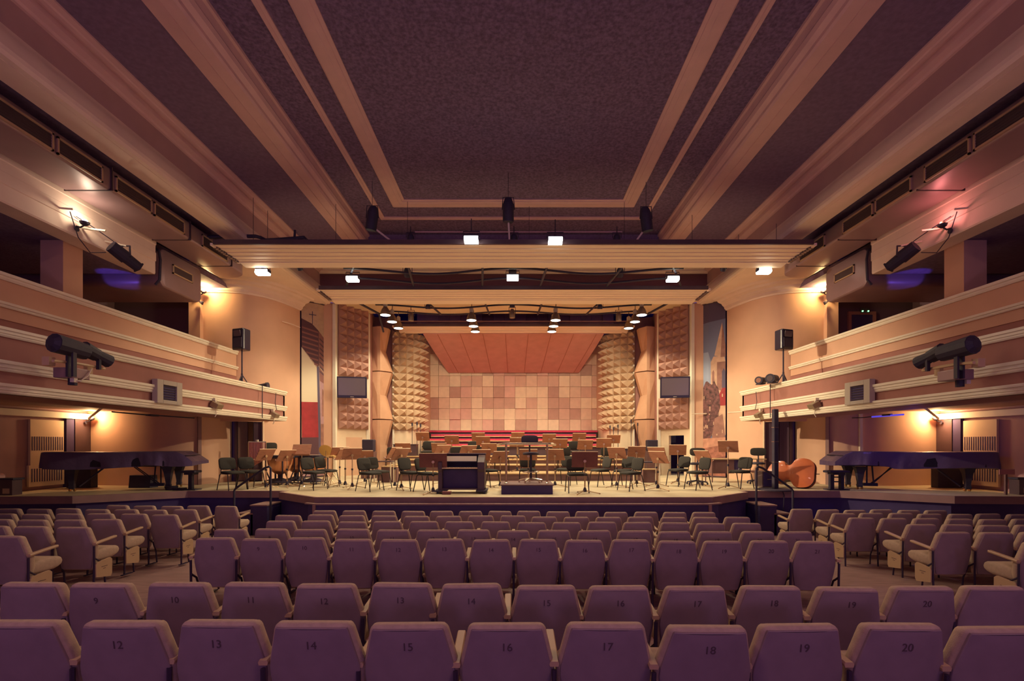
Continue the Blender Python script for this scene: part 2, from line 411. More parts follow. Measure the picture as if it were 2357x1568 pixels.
    segs = [(0, 1, 2), (2, 3, 4), (4, 5, 6)]
    for k, sg in enumerate(segs):
        mb = MB(); rings = []
        for q, i in enumerate(sg):
            py, r, l, nar = lv[i]
            z = wz(py, d) - ST + (.02 if q == 2 else -.02 if q == 0 else 0)
            if k == 2 and q == 2: z = LV[4] - .7
            dep = -.05 if nar else .0
            rings.append([(-s * (5.4) + s * -X(l), -.05, z), (-s * 5.4 + s * -X(872), -.16 + dep, z), (-s * 5.4 + s * -X(879), -.18 + dep, z), (-s * 5.4 + s * -X(r), .25, z), (-s * 5.4 + s * -X(r), .55, z), (-s * 5.4 + s * -X(l), .55, z)])
        mb.loft(rings); mb.build('facet', 'zig', t)
    # convex pyramid column
    t = None
    path = []
    cx, cy = s * 4.05, 22.2
    for i in range(7):
        a = 0          # from facing the hall round to facing the centre
        path.append((s * 5.10 + s * -1.12 * math.sin(math.radians(94 * i / 6)), 20.95 + (1 - math.cos(math.radians(94 * i / 6))) * 1.25))
    mb = MB(); ch = .30; zt = wz(990, 20.9)
    for i in range(6):
        p, q = Vector((*path[i], 0)), Vector((*path[i + 1], 0))
        u = q - p; nrm = Vector((u.y, -u.x, 0)).normalized()
        if nrm.y > 0 or (i > 4 and nrm.x * s > 0): nrm = -nrm
        for j in range(14):
            z = zt + j * ch
            vs = [mb.v(p + Vector((0, 0, z))), mb.v(q + Vector((0, 0, z))), mb.v(q + Vector((0, 0, z + ch))), mb.v(p + Vector((0, 0, z + ch)))]
            c = mb.v((p + q) / 2 + Vector((0, 0, z + ch / 2)) + nrm * .27)
            for k in range(4): mb.f([vs[k], vs[(k + 1) % 4], c])
    tag(mb.build('pyramid_diffuser', 'pyramid_pale'), 'curved column of pale pyramids beside the %s of the tile wall' % SIDE[s], 'acoustic panel')
    mb = MB(); mb.prism([(x, y + .04) for x, y in path] + [(s * 4.0, 24.2), (s * 5.1, 24.2)], 'z', ST, 7.0)
    struct('wall_%s_column' % SIDE[s], mb, 'wall_cream', 'cream curved wall base under the %s pyramid column' % SIDE[s], 'wall')
    mb = MB(); mb.box(min(s * 5.0, s * 5.06), max(s * 5.0, s * 5.06), 20.9, 21.0, ST, 7.0)
    struct('trim_%d' % (15 if s < 0 else 16), mb, 'white_trim', 'thin pale batten beside the %s pyramid column' % SIDE[s], 'trim')

# canopy hung over the rear stage
t = thing('ceiling_canopy', 'orange wooden sound canopy sloping down over the tile wall', 'acoustic panel', (0, 20.9, wz(769, 20.9)))
mb = MB(); rings = []
N_ = 8
y1, zz1 = 23.9, wz(858, 23.9)
for i in range(N_ + 1):
    k = i / N_; y = (y1 - 20.9) * k; z = (zz1 - wz(769, 20.9)) * (k ** 1.15); hw = 3.78 - .66 * k ** 1.3
    rings.append([(-hw, y, z), (hw, y, z), (hw, y, z + .05), (-hw, y, z + .05)])
mb.loft(rings); mb.build('panel', 'canopy', t, smooth=30)
for c in range(-3, 5):
    mb = MB(); pts = []
    for i in range(N_ + 1):
        k = i / N_; pts.append(((c - .35) * .95 * (1 - .17 * k ** 1.3), (y1 - 20.9) * k, (zz1 - wz(769, 20.9)) * (k ** 1.15) - .004))
    mb.tube(pts, .012, 4); mb.build('seam', 'canopy_line', t)

# ================================================================== REFLECTORS
def reflector(label, y0, y1, z, x0, x1, lip, slats=9):
    t = thing('ceiling_reflector', label, 'reflector', ((x0 + x1) / 2, y0, z)); hw = (x1 - x0) / 2
    mb = MB(); m = y1 - y0
    for i in range(slats):
        a = m * i / slats; mb.box(-hw, hw, a + .012, a + m / slats - .004, 0.012 * (i % 2), .05)
    mb.box(-hw, hw, 0, m, .03, .06)
    mb.build('panel', 'reflector', t)
    mb = MB(); mb.prism([(m, -.02), (m + lip, -.05), (m + lip, .03), (m, .06)], 'x', -hw, hw); mb.build('rear_lip', 'reflector', t)
    mb = MB(); mb.box(-hw, hw, -.05, 0, .0, .11); mb.build('front_edge', 'wood_dark', t)
    for sx in (-1, 1):
        mb = MB(); x = sx * (hw + .04)
        mb.box(x - .03, x + .03, -.05, m + .05, -.03, .03)
        mb.build('end_bracket', 'soffit', t)
        mb = MB()
        for i in range(10): mb.box(x - .05, x + .05, .1 + i * m / 11, .1 + i * m / 11 + .06, -.036, .04)
        mb.build('bracket_slot', 'wood_dark', t)
    return t
reflector('long slatted pale reflector panel nearest the audience, spanning between the ducts', 11.85, 12.95, CZ + 4.72, -7.1, 7.1, .3)
reflector('second slatted reflector panel, hung just before the stage opening', 15.3, 16.35, CZ + 4.72, -5.95, 5.95, .35)
r3 = reflector('shortest and furthest reflector, hung above the tile wall', 19.9, 20.7, CZ + 4.68, -4.75, 4.75, .25, 4)
rr = MB(); rr.box(-5.1, 5.1, 19.95, 20.05, 7.16, 7.22)
tag(rr.build('hanging_bar', 'edge_wood'), 'thin brown bar hung above the furthest reflector', 'bar')

mb = MB(); mb.box(-13, 13, -5.1, -4.9, -.2, 3.6)  # unseen block, added to keep low ambient light off the seat backs
struct('wall_rear', mb, 'wall_brown', 'unseen low wall added behind the camera to block ambient light', 'wall')
# ================================================================== SIDE WALLS, BALCONIES
def arc_wall(s):
    pts = [(-9.95, 15.46), (-9.3, 15.47), (-8.9, 15.49), (-8.55, 15.56), (-8.25, 15.72), (-8.0, 15.98), (-7.82, 16.3), (-7.68, 16.7), (-7.58, 17.1), (-7.5, 17.55)]
    return [(-s * x * 1.0, y) for x, y in pts]
for s in (-1, 1):
    sd = SIDE[s]
    P = arc_wall(s)
    mb = MB()
    lo = [p for p in P if abs(p[0]) <= 8.01]
    def band(mb, path, z0, z1, th=.12):
        pr = [(0, z0), (0, z1), (th, z1), (th, z0)] if s < 0 else [(0, z0), (0, z1), (-th, z1), (-th, z0)]
        mb.sweep(pr, path)
    band(mb, P, 3.0, 7.4); band(mb, lo, ST, 3.0)
    struct('wall_%s_curved' % sd, mb, 'wall_peach', 'tall rounded peach wall beside the %s of the stage' % sd, 'wall', smooth=40)
    mb = MB(); k = s
    prof = [(0, 7.38), (0, 6.98), (-.05, 6.98), (-.07, 7.02), (-.10, 7.03), (-.12, 7.10), (-.18, 7.14), (-.22, 7.20), (-.34, 7.24), (-.40, 7.30), (-.52, 7.31), (-.55, 7.34), (-.62, 7.38)]
    mb.sweep([(u * -k if s > 0 else u, z) for u, z in prof], P)
    struct('trim_%d' % (17 if s < 0 else 18), mb, 'soffit', 'curved stepped cornice above the rounded %s wall' % sd, 'cornice', smooth=20)
    mb = MB(); mb.prism([(s * 6.8, 14.2), (s * 13, 14.2), (s * 13, 18.2), (s * 6.8, 18.2)], 'z', 7.37, 7.5)
    struct('ceiling_%s_soffit' % sd, mb, 'soffit', 'pale soffit over the rounded wall on the %s' % sd, 'ceiling')
    mb = MB(); mb.box(min(s * 9.6, s * 9.95), max(s * 9.6, s * 9.95), 15.3, 15.6, 4.2, 7.4)
    struct('wall_%s_end_pilaster' % sd, mb, 'wall_peach', 'flat peach pilaster where gallery meets rounded wall, %s' % sd, 'wall')
    # gallery end wall, side wall, ceiling, floor
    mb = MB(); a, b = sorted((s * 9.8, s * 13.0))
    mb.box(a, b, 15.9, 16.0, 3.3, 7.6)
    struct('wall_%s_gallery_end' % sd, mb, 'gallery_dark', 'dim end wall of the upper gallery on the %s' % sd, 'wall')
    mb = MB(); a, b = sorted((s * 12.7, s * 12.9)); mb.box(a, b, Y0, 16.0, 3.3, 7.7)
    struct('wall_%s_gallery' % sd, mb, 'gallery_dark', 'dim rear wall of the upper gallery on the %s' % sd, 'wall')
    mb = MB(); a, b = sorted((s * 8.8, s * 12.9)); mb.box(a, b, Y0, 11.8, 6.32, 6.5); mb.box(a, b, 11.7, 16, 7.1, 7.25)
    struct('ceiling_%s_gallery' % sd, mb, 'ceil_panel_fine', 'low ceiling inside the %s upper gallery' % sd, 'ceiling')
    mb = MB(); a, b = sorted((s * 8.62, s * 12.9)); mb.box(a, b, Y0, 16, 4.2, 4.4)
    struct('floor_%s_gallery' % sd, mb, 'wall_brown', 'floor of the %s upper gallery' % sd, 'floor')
    # dark shelf lines inside the gallery
    mb = MB(); a, b = sorted((s * 12.3, s * 12.72)); mb.box(a, b, 2, 10.2, 5.9, 6.02); mb.mi = 1; mb.box(a, b, 2, 10.2, 5.70, 5.9)
    struct('trim_%d' % (19 if s < 0 else 20), mb, ['ceil_trim', 'fascia'], 'ledge line along the rear of the %s gallery' % sd, 'trim')
    # pillar
    mb = MB(); a, b = sorted((s * 8.88, s * 9.33)); mb.box(a, b, 9.85, 10.3, 4.3, 6.4)
    struct('pillar_%s' % sd, mb, 'wall_peach', 'square peach pillar in the %s upper gallery' % sd, 'pillar')
    # lintel beam
    mb = MB()
    Pl = [(8.40, 7.06), (8.40, 6.98), (8.42, 6.97), (8.42, 6.80), (8.405, 6.79), (8.405, 6.60), (8.425, 6.59), (8.425, 6.32), (8.44, 6.29), (8.85, 6.29), (8.85, 7.06)]
    mb.prism([(s * x, z) for x, z in Pl], 'y', Y0, 11.75)
    struct('beam_%s_lintel' % sd, mb, 'soffit', 'cream lintel beam along the top of the %s gallery opening' % sd, 'beam')
    # upper parapet
    mb = MB(); a, b = sorted((s * 8.60, s * 8.78)); mb.box(a, b, Y0, 15.5, 4.40, 5.16)
    o = struct('wall_%s_upper_parapet' % sd, mb, 'wall_peach', 'peach upper balcony front on the %s' % sd, 'balcony')
    for zz, hh, nm in ((5.06, .12, 'capping'), (4.60, .09, 'band')):
        mb = MB(); Pt = [(8.60, zz), (8.56, zz), (8.55, zz + .02), (8.56, zz + hh * .45), (8.535, zz + hh * .55), (8.53, zz + hh), (8.60, zz + hh)] if nm == 'band' else [(8.80, zz), (8.57, zz), (8.55, zz + .03), (8.56, zz + hh * .5), (8.53, zz + hh * .6), (8.53, zz + hh), (8.80, zz + hh)]
        mb.prism([(s * x, z) for x, z in Pt], 'y', Y0, 15.51); mb.build('moulding', 'white_trim', o)
    # recess under the parapet and ledge deck
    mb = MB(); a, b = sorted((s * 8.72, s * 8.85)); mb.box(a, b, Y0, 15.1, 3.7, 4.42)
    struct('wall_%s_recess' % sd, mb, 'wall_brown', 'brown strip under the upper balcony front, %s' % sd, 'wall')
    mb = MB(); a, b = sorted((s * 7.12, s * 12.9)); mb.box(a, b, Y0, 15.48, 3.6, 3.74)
    struct('floor_%s_ledge' % sd, mb, 'wall_brown', 'flat top of the lower balcony on the %s' % sd, 'floor')
    # lower parapet
    mb = MB(); a, b = sorted((s * 7.1, s * 7.25)); mb.box(a, b, Y0, 15.5, 3.06, 3.85); a, b = sorted((s * 7.1, s * 7.9)); mb.box(a, b, 15.4, 15.5, 3.06, 3.85)
    o = struct('wall_%s_lower_parapet' % sd, mb, 'wall_brown', 'reddish brown lower balcony front on the %s' % sd, 'balcony')
    for zz, hh in ((3.79, .13), (3.31, .15), (3.00, .14)):
        mb = MB(); Pt = [(7.2, zz), (7.07, zz), (7.055, zz + .02), (7.06, zz + hh * .3), (7.04, zz + hh * .36), (7.045, zz + hh * .62), (7.02, zz + hh * .7), (7.02, zz + hh), (7.2, zz + hh)]
        mb.prism([(s * x, z) for x, z in Pt], 'y', Y0, 15.52); mb.build('moulding', 'white_trim', o)
    # soffit below the balcony with recess
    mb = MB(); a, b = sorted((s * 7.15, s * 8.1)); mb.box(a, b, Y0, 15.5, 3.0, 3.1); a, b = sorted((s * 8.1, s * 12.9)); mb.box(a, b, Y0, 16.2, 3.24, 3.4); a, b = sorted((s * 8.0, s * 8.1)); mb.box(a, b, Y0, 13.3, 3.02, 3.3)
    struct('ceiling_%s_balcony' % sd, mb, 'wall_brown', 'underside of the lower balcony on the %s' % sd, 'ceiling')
    # side wall, diagonal wall
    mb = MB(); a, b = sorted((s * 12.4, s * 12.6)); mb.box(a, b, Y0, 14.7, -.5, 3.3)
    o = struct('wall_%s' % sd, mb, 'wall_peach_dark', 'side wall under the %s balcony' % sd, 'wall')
    mb = MB(); a, b = sorted((s * 12.25, s * 12.42)); mb.box(a, b, Y0, 14.6, 3.0, 3.16); mb.build('moulding', 'white_trim', o)
    mb = MB(); a, b = sorted((s * 12.28, s * 12.42)); mb.box(a, b, 14.0, 14.6, ST, 3.0)
    mb.mi = 1; a, b = sorted((s * 12.30, s * 12.42)); mb.box(a, b, 13.75, 14.0, ST, 3.0)
    struct('pillar_%s_corner' % sd, mb, ['wood_dark', 'fascia'], 'dark corner pilaster below the %s wall lamp' % sd, 'pillar')
    mb = MB(); pr = [(0, ST), (0, 3.3), (.12, 3.3), (.12, ST)]
    if s > 0: pr = [(-u, z) for u, z in pr]
    mb.sweep(pr, [(s * 12.45, 14.54), (s * 10.9, 14.32), (s * 10.3, 14.28), (s * 9.85, 14.36), (s * 9.5, 14.52), (s * 9.27, 14.76), (s * 9.14, 15.1), (s * 9.08, 15.5), (s * 9.06, 15.95)])
    struct('wall_%s_diagonal' % sd, mb, 'wall_peach', 'peach bowed wall behind the %s piano' % sd, 'wall', smooth=40)
    mb = MB(); mb.obox((s * 9.24, 14.70, (ST + 3.3) / 2), (.09, .09, 2.2), (0, 0, s * -.8))
    struct('trim_%d' % (21 if s < 0 else 22), mb, 'edge_wood', 'narrow brown batten on the bowed wall behind the %s piano' % sd, 'trim')
    if s > 0:
        for nm, px_, dd, zt in ((1, 1974, 14.42, 3.2), (2, 2167, 14.55, 3.0)):
            p = W(px_, 1000, dd); mb = MB(); mb.box(p.x - .04, p.x + .04, p.y - .16, p.y - .1, ST + .2, zt)
            tag(mb.build('conduit', 'white_plastic'), 'vertical white conduit %s on the bowed wall behind the right piano' % ('nearer the stage' if nm == 1 else 'beside the dark corner pilaster'), 'conduit')
    # folding doors
    t = thing('folding_door', 'tall dark wooden folding door below the %s balcony end' % sd, 'door', (s * 8.55, 16.0, ST))
    e0, e1 = Vector((-s * 0, 0, 0)), None
    x0, x1 = -.53, .53
    n = 4
    tone = ['wood_door', 'wood_door_pale', 'wood_door_pale', 'wood_door'] if s < 0 else ['wood_door'] * 4
    for i in range(n):
        xa = x0 + (x1 - x0) * i / n; xb = x0 + (x1 - x0) * (i + 1) / n
        za = -.06 if i % 2 else .08; zb = .08 if i % 2 else -.06
        off = (lambda x: .1 * x * s)
        mb = MB(); mb.prism([(xa + .01, za + off(xa)), (xb - .01, zb + off(xb)), (xb - .01, zb + off(xb) + .04), (xa + .01, za + off(xa) + .04)], 'z', .02, 1.93)
        mb.build('leaf', tone[i], t)
    mb = MB(); mb.box(-.56, -.53, -.06, .1, 0, 1.97); mb.box(.53, .56, -.06, .1, 0, 1.97); mb.box(-.56, .56, -.06, .1, 1.93, 1.97); mb.build('frame', 'wall_cream', t)
    mb = MB(); a, b = sorted((s * 7.9, s * 9.2)); mb.box(a, b, 16.02, 16.2, 3.02, 3.4); mb.mi = 1; mb.box(a, b, 16.25, 16.3, ST, 3.3)
    struct('wall_%s_lintel' % sd, mb, ['wall_peach', 'fascia'], 'wall strip over the %s folding door' % sd, 'wall')
    # ventilation boards on the side wall
    for nm, ya, yb in (('nearer the stage', 12.75, 13.7), ('further from the stage', 9.6, 11.9)):
        t = thing('wall_grille', 'pale slotted ventilation board on the %s side wall, %s' % (sd, nm), 'grille', (s * 12.36, (ya + yb) / 2, 2.35))
        h = (yb - ya) / 2
        mb = MB(); mb.box(-.03, .03, -h, h, -.62, .58); mb.build('board', 'wall_cream' if s < 0 else 'wall_cream', t)
        mb = MB(); k = int(h * 2 / .065)
        for i in range(k):
            y = -h + .05 + i * (2 * h - .1) / max(1, k - 1); mb.box(-.036, .036, y - .012, y + .012, -.22, .14)
        mb.build('slot', 'fascia', t)
    t = thing('radiator_cover', 'dim slotted radiator cover low on the %s side wall' % sd, 'grille', (s * 12.35, 13.2, ST + .1))
    mb = MB(); mb.box(-.03, .03, -.5, .5, 0, .55); mb.build('board', 'wall_cream', t)
    mb = MB()
    for i in range(13): mb.box(-.036, .036, -.42 + i * .07 - .012, -.42 + i * .07 + .012, .12, .46)
    mb.build('slot', 'fascia', t)

    # ------------------------------------------------------------ air ducts
    t = thing('air_duct', 'long metal air duct with grilles along the %s ceiling edge' % sd, 'duct', (s * 7.9, 14.15, 7.0))
    mb = MB()
    def rr(x0, x1, z0, z1, r=.1, n=4):
        out = []
        for cx, cz, a0 in ((x1 - r, z1 - r, 0), (x0 + r, z1 - r, 90), (x0 + r, z0 + r, 180), (x1 - r, z0 + r, 270)):
            for i in range(n + 1):
                a = math.radians(a0 + 90 * i / n); out.append((cx + r * math.cos(a), cz + r * math.sin(a)))
        return out
    R = rr(-.44, .44, 0, .42, .06)
    rings = [[(s * o, y, z) for o, z in R] for y in (Y0 - 14.15, -.5)]
    for i in range(1, 7):
        a = PI / 2 * i / 6; q = -.5 + .5 * math.sin(a); k = .6 * (1 - math.cos(a))
        rings.append([(s * max(-.44 + k, o), q, z) for o, z in R])
    mb.loft(rings); mb.build('body', 'duct', t, smooth=35)
    spans = [(11.95, 13.0), (10.35, 11.3), (9.35, 10.28), (8.15, 9.05), (7.15, 8.08), (5.0, 7.0)]
    for ya, yb in spans:
        x = -.44 * s
        mb = MB(); y0_, y1_ = ya - 14.15, yb - 14.15
        a, b = sorted((x, x - s * .03))
        for q in ((y0_, y1_, .03, .06), (y0_, y1_, .29, .32), (y0_, y0_ + .03, .03, .32), (y1_ - .03, y1_, .03, .32)): mb.box(a, b, *q)
        fr = mb.build('grille', 'duct_frame', t)
        mb = MB(); a, b = sorted((x + s * .01, x - s * .012)); mb.box(a, b, y0_ + .03, y1_ - .03, .06, .29)
        for k in range(5): a, b = sorted((x, x - s * .02)); mb.box(a, b, y0_ + .03, y1_ - .03, .085 + k * .045, .095 + k * .045)
        mb.build('louvre', 'grille_dark', fr)
    for ya in (6.1, 9.25, 11.5, 13.2):
        mb = MB(); mb.box(-.425, .465, ya - 14.15, ya - 14.15 + .025, -.008, .43); mb.build('joint', 'grille_dark', t)
    # branch duct into the gallery
    t = thing('air_duct', 'stubby branch duct dropping from the main duct into the %s gallery' % sd, 'duct', (s * 8.45, 12.75, 6.1))
    mb = MB(); r2 = []
    R = rr(-.8, .8, 0, .92, .16)
    for xx in (0, .02, .08):
        k = {0: .06, .02: .02, .08: 0}[xx]; r2.append([(s * xx, y * (1 - k), .46 + (z - .46) * (1 - k)) for y, z in R])
    r2.append([(s * 4.0, y, z) for y, z in R])
    mb.loft(r2); mb.build('body', 'duct', t, smooth=35)
    mb = MB(); a, b = sorted((-.0, -s * .03))
    for q in ((-.38, .38, .42, .45), (-.38, .38, .62, .65), (-.38, -.35, .42, .65), (.35, .38, .42, .65)): mb.box(a, b, *q)
    fr = mb.build('grille', 'duct_frame', t)
    mb = MB(); mb.box(min(.005, -s * .012), max(.005, -s * .012), -.35, .35, .45, .62); mb.build('louvre', 'grille_dark', fr)
    mb = MB(); mb.tube([(s * .1, -.82, 0), (s * .0, -.82, .12), (-s * .02, -.82, .6), (s * .02, -.82, .82), (s * .2, -.82, .93)], .03, 6); mb.build('seal', 'black', t)

    # cables on the near ceiling edge
    if s < 0:
        mb = MB(); mb.tube([W(472, 556, 12.2), W(478, 546, 12.2), W(520, 544, 12.3), W(588, 544, 12.4), W(600, 547, 12.4), W(612, 553, 12.5), W(650, 551, 12.5), W(700, 547, 12.5), W(712, 560, 12.4)], .045, 8)
        for i in range(9): p = W(612 + i * 9, 555, 12.5); mb.obox(p, (.06, .06, .05 + .03 * (i % 3)))
        mb.tube([W(678, 546, 12.5), W(679, 530, 12.5)], .03, 6)
        tag(mb.build('cable_bundle', 'black'), 'thick black cable bundle above the left end of the front reflector', 'cable')
    # fabric banners with photographs
def banner(s, label):
    A_, F_, B_ = Vector((s * 7.48, 17.62, 0)), Vector((s * 7.02, 17.98, 0)), Vector((s * 6.88, 18.2, 0))
    z0, z1 = ST + .04, 7.34
    la, lb = (F_ - A_).length, (B_ - F_).length; Lw = la + lb
    def P(u, z, lift=0):          # u 0..1 from the outer edge to the inner one
        q = u * Lw
        p = A_ + (F_ - A_) * (q / la) if q <= la else F_ + (B_ - F_) * ((q - la) / lb)
        t = (F_ - A_).normalized() if q <= la else (B_ - F_).normalized()
        nn = Vector((t.y, -t.x, 0)); nn = nn if nn.y < 0 else -nn
        p = p + nn * lift; return (p.x, p.y, z0 + (z1 - z0) * z)
    fold = la / Lw
    return P, fold
def banner_poly(mb, P, fold, pts, lift):
    """clip polygon at the fold so that it bends with the cloth"""
    def clip(pts, keep):
        out = []
        for i, a in enumerate(pts):
            b = pts[(i + 1) % len(pts)]
            ia, ib = keep(a), keep(b)
            if ia: out.append(a)
            if ia != ib:
                t = (fold - a[0]) / (b[0] - a[0]); out.append((fold, a[1] + (b[1] - a[1]) * t))
        return out
    for kf in (lambda p: p[0] <= fold, lambda p: p[0] > fold):
        q = clip(pts, kf)
        if len(q) > 2:
            vs = [mb.v(P(u, z, lift)) for u, z in q]
            mb.f(vs)
for s in (-1, 1):
    P, fold = banner(s, '')
    root = thing('photo_banner', ('tall hanging photo banner of a timber house gable and red door' if s < 0 else 'tall hanging photo banner of a church spire and trees'), 'banner', (s * 7.2, 17.9, ST))
    inv = Matrix.Translation(-root.location)
    mb = MB(); mb.X = inv
    def add(mi, pts, lift): mb.mi = mi; banner_poly(mb, P, fold, [(u if s < 0 else u, z) for u, z in pts], lift)
    if s < 0:
        mats = ['ban_plaster', 'ban_roof', 'ban_roof2', 'ban_cream', 'ban_red', 'ban_lilac', 'ban_sky3', 'ban_stone2']
        def zz(py): return 1 - (py - 684) / (1092 - 684.)
        def uu(px): return (px - 690) / 58.
        add(0, [(0, 0), (1, 0), (1, 1), (0, 1)], 0)
        add(1, [(0, zz(724)), (.42, zz(733)), (.7, zz(748)), (.72, zz(830)), (.66, zz(834)), (0, zz(790))], .003)
        add(2, [(.7, zz(748)), (1, zz(765)), (1, zz(848)), (.72, zz(830))], .003)
        for i in range(8):
            a = 742 + i * 11; u0 = max(.02, (a + 4 - 788) / 46 * .68); add(2, [(u0, zz(a + 8 * u0 / .68)), (.68, zz(a + 8)), (.68, zz(a + 12)), (u0, zz(a + 4 + 8 * u0 / .68))], .005) if u0 < .6 else None
            add(1, [(.74, zz(a + 22)), (1, zz(a + 32)), (1, zz(a + 36)), (.74, zz(a + 26))], .005)
        add(3, [(0, zz(791)), (.62, zz(836)), (.68, zz(917)), (0, zz(918))], .004)
        add(4, [(0, zz(918)), (.68, zz(917)), (.72, zz(1000)), (.02, zz(1001))], .004)
        add(6, [(.62, zz(834)), (.72, zz(832)), (.84, zz(1060)), (.72, zz(1060))], .005)
        add(5, [(.76, zz(866)), (1, zz(872)), (1, zz(968)), (.80, zz(968))], .004)
        add(2, [(.72, zz(834)), (1, zz(850)), (1, zz(874)), (.76, zz(866))], .004)
        add(7, [(.86, zz(884)), (.95, zz(888)), (.95, zz(950)), (.86, zz(950))], .006)
        add(1, [(.0, zz(1001)), (.74, zz(1000)), (.78, zz(1040)), (0, zz(1052))], .004)
        add(7, [(.80, zz(968)), (1, zz(968)), (1, zz(1020)), (.8, zz(1040))], .005)
        add(5, [(0, zz(1052)), (.8, zz(1036)), (1, zz(1020)), (1, 0), (0, 0)], .003)
        # small cross on the roof ridge
        add(6, [(.43, zz(704)), (.46, zz(704)), (.46, zz(734)), (.43, zz(734))], .006); add(6, [(.3, zz(711)), (.6, zz(711)), (.6, zz(713)), (.3, zz(713))], .006)
    else:
        mats = ['ban_sky', 'ban_sky2', 'ban_sky3', 'ban_stone', 'ban_stone2', 'ban_tree', 'ban_ground', 'ban_path', 'ban_red']
        def zz(py): return 1 - (py - 684) / (1098 - 684.)
        def uu(px): return 1 - (px - 1624) / 55.
        pg = lambda *q: [(uu(a), zz(b)) for a, b in q]
        add(0, [(0, 0), (1, 0), (1, 1), (0, 1)], 0)
        add(2, [(0, 1), (1, 1), (1, zz(730)), (0, zz(725))], .002)
        add(1, pg((1624, 800), (1624, 885), (1656, 885), (1648, 830), (1640, 800)), .002)
        add(3, pg((1671, 733), (1654, 810), (1676, 815)), .004)
        add(4, pg((1672, 735), (1668, 815), (1679, 815), (1679, 790)), .005)
        add(3, pg((1646, 825), (1652, 812), (1676, 812), (1679, 826), (1679, 1000), (1646, 1000)), .004)
        add(4, pg((1660, 826), (1679, 826), (1679, 900), (1660, 890)), .006)
        add(4, pg((1649, 850), (1652, 844), (1654, 850), (1654, 875), (1649, 875)), .007)
        add(2, pg((1671, 850), (1675, 842), (1679, 850), (1679, 888), (1671, 888)), .008)
        add(8, pg((1664, 905), (1672, 888), (1679, 888), (1679, 930), (1664, 930)), .008)
        rn = random.Random(5)
        tree = []
        for k in range(26):
            a = 2 * PI * k / 26; rad = 1 + rn.uniform(-.16, .16)
            tree.append((uu(1645 + 21 * rad * math.cos(a)), zz(935 - 62 * rad * math.sin(a))))
        add(5, [(max(0, min(1, u)), z) for u, z in tree], .010)
        add(5, pg((1624, 890), (1634, 870), (1650, 880), (1640, 960), (1646, 1010), (1624, 1010)), .009)
        add(4, pg((1655, 960), (1672, 950), (1679, 1012), (1648, 1012)), .011)
        for q in range(14):
            a, b = rn.uniform(1628, 1672), rn.uniform(900, 1000); w = rn.uniform(1.2, 3); h = rn.uniform(2, 8)
            add(3, pg((a, b), (a + w, b), (a + w, b + h), (a, b + h)), .013)
        add(7, pg((1624, 1008), (1679, 1005), (1679, 1030), (1624, 1035)), .012)
        add(6, pg((1624, 1032), (1679, 1022), (1679, 1098), (1624, 1098)), .013)
        add(5, pg((1624, 1060), (1679, 1050), (1679, 1062), (1624, 1075)), .015)
    mb.build('printed_face', mats, root)
    mb = MB(); mb.X = inv
    for u in (0.0, fold, 1.0): pass
    pts = [P(u, 1.003) for u in (0, fold, 1)]; mb.tube(pts, .03, 6); mb.build('top_bar', 'wood_dark', root)
    mb = MB(); mb.X = inv; pts = [P(u, -.001) for u in (0, fold, 1)]; mb.tube(pts, .03, 6); mb.build('bottom_bar', 'wood_dark', root)
    mb = MB(); mb.prism([(s * 7.56, 17.75), (s * 7.05, 18.1), (s * 6.95, 18.4), (s * 9.5, 18.4), (s * 9.5, 18.2), (s * 7.75, 18.0)], 'z', ST, 7.45)
    struct('wall_%s_niche' % SIDE[s], mb, 'wood_dark', 'dark niche wall behind the %s photo banner' % SIDE[s], 'wall')
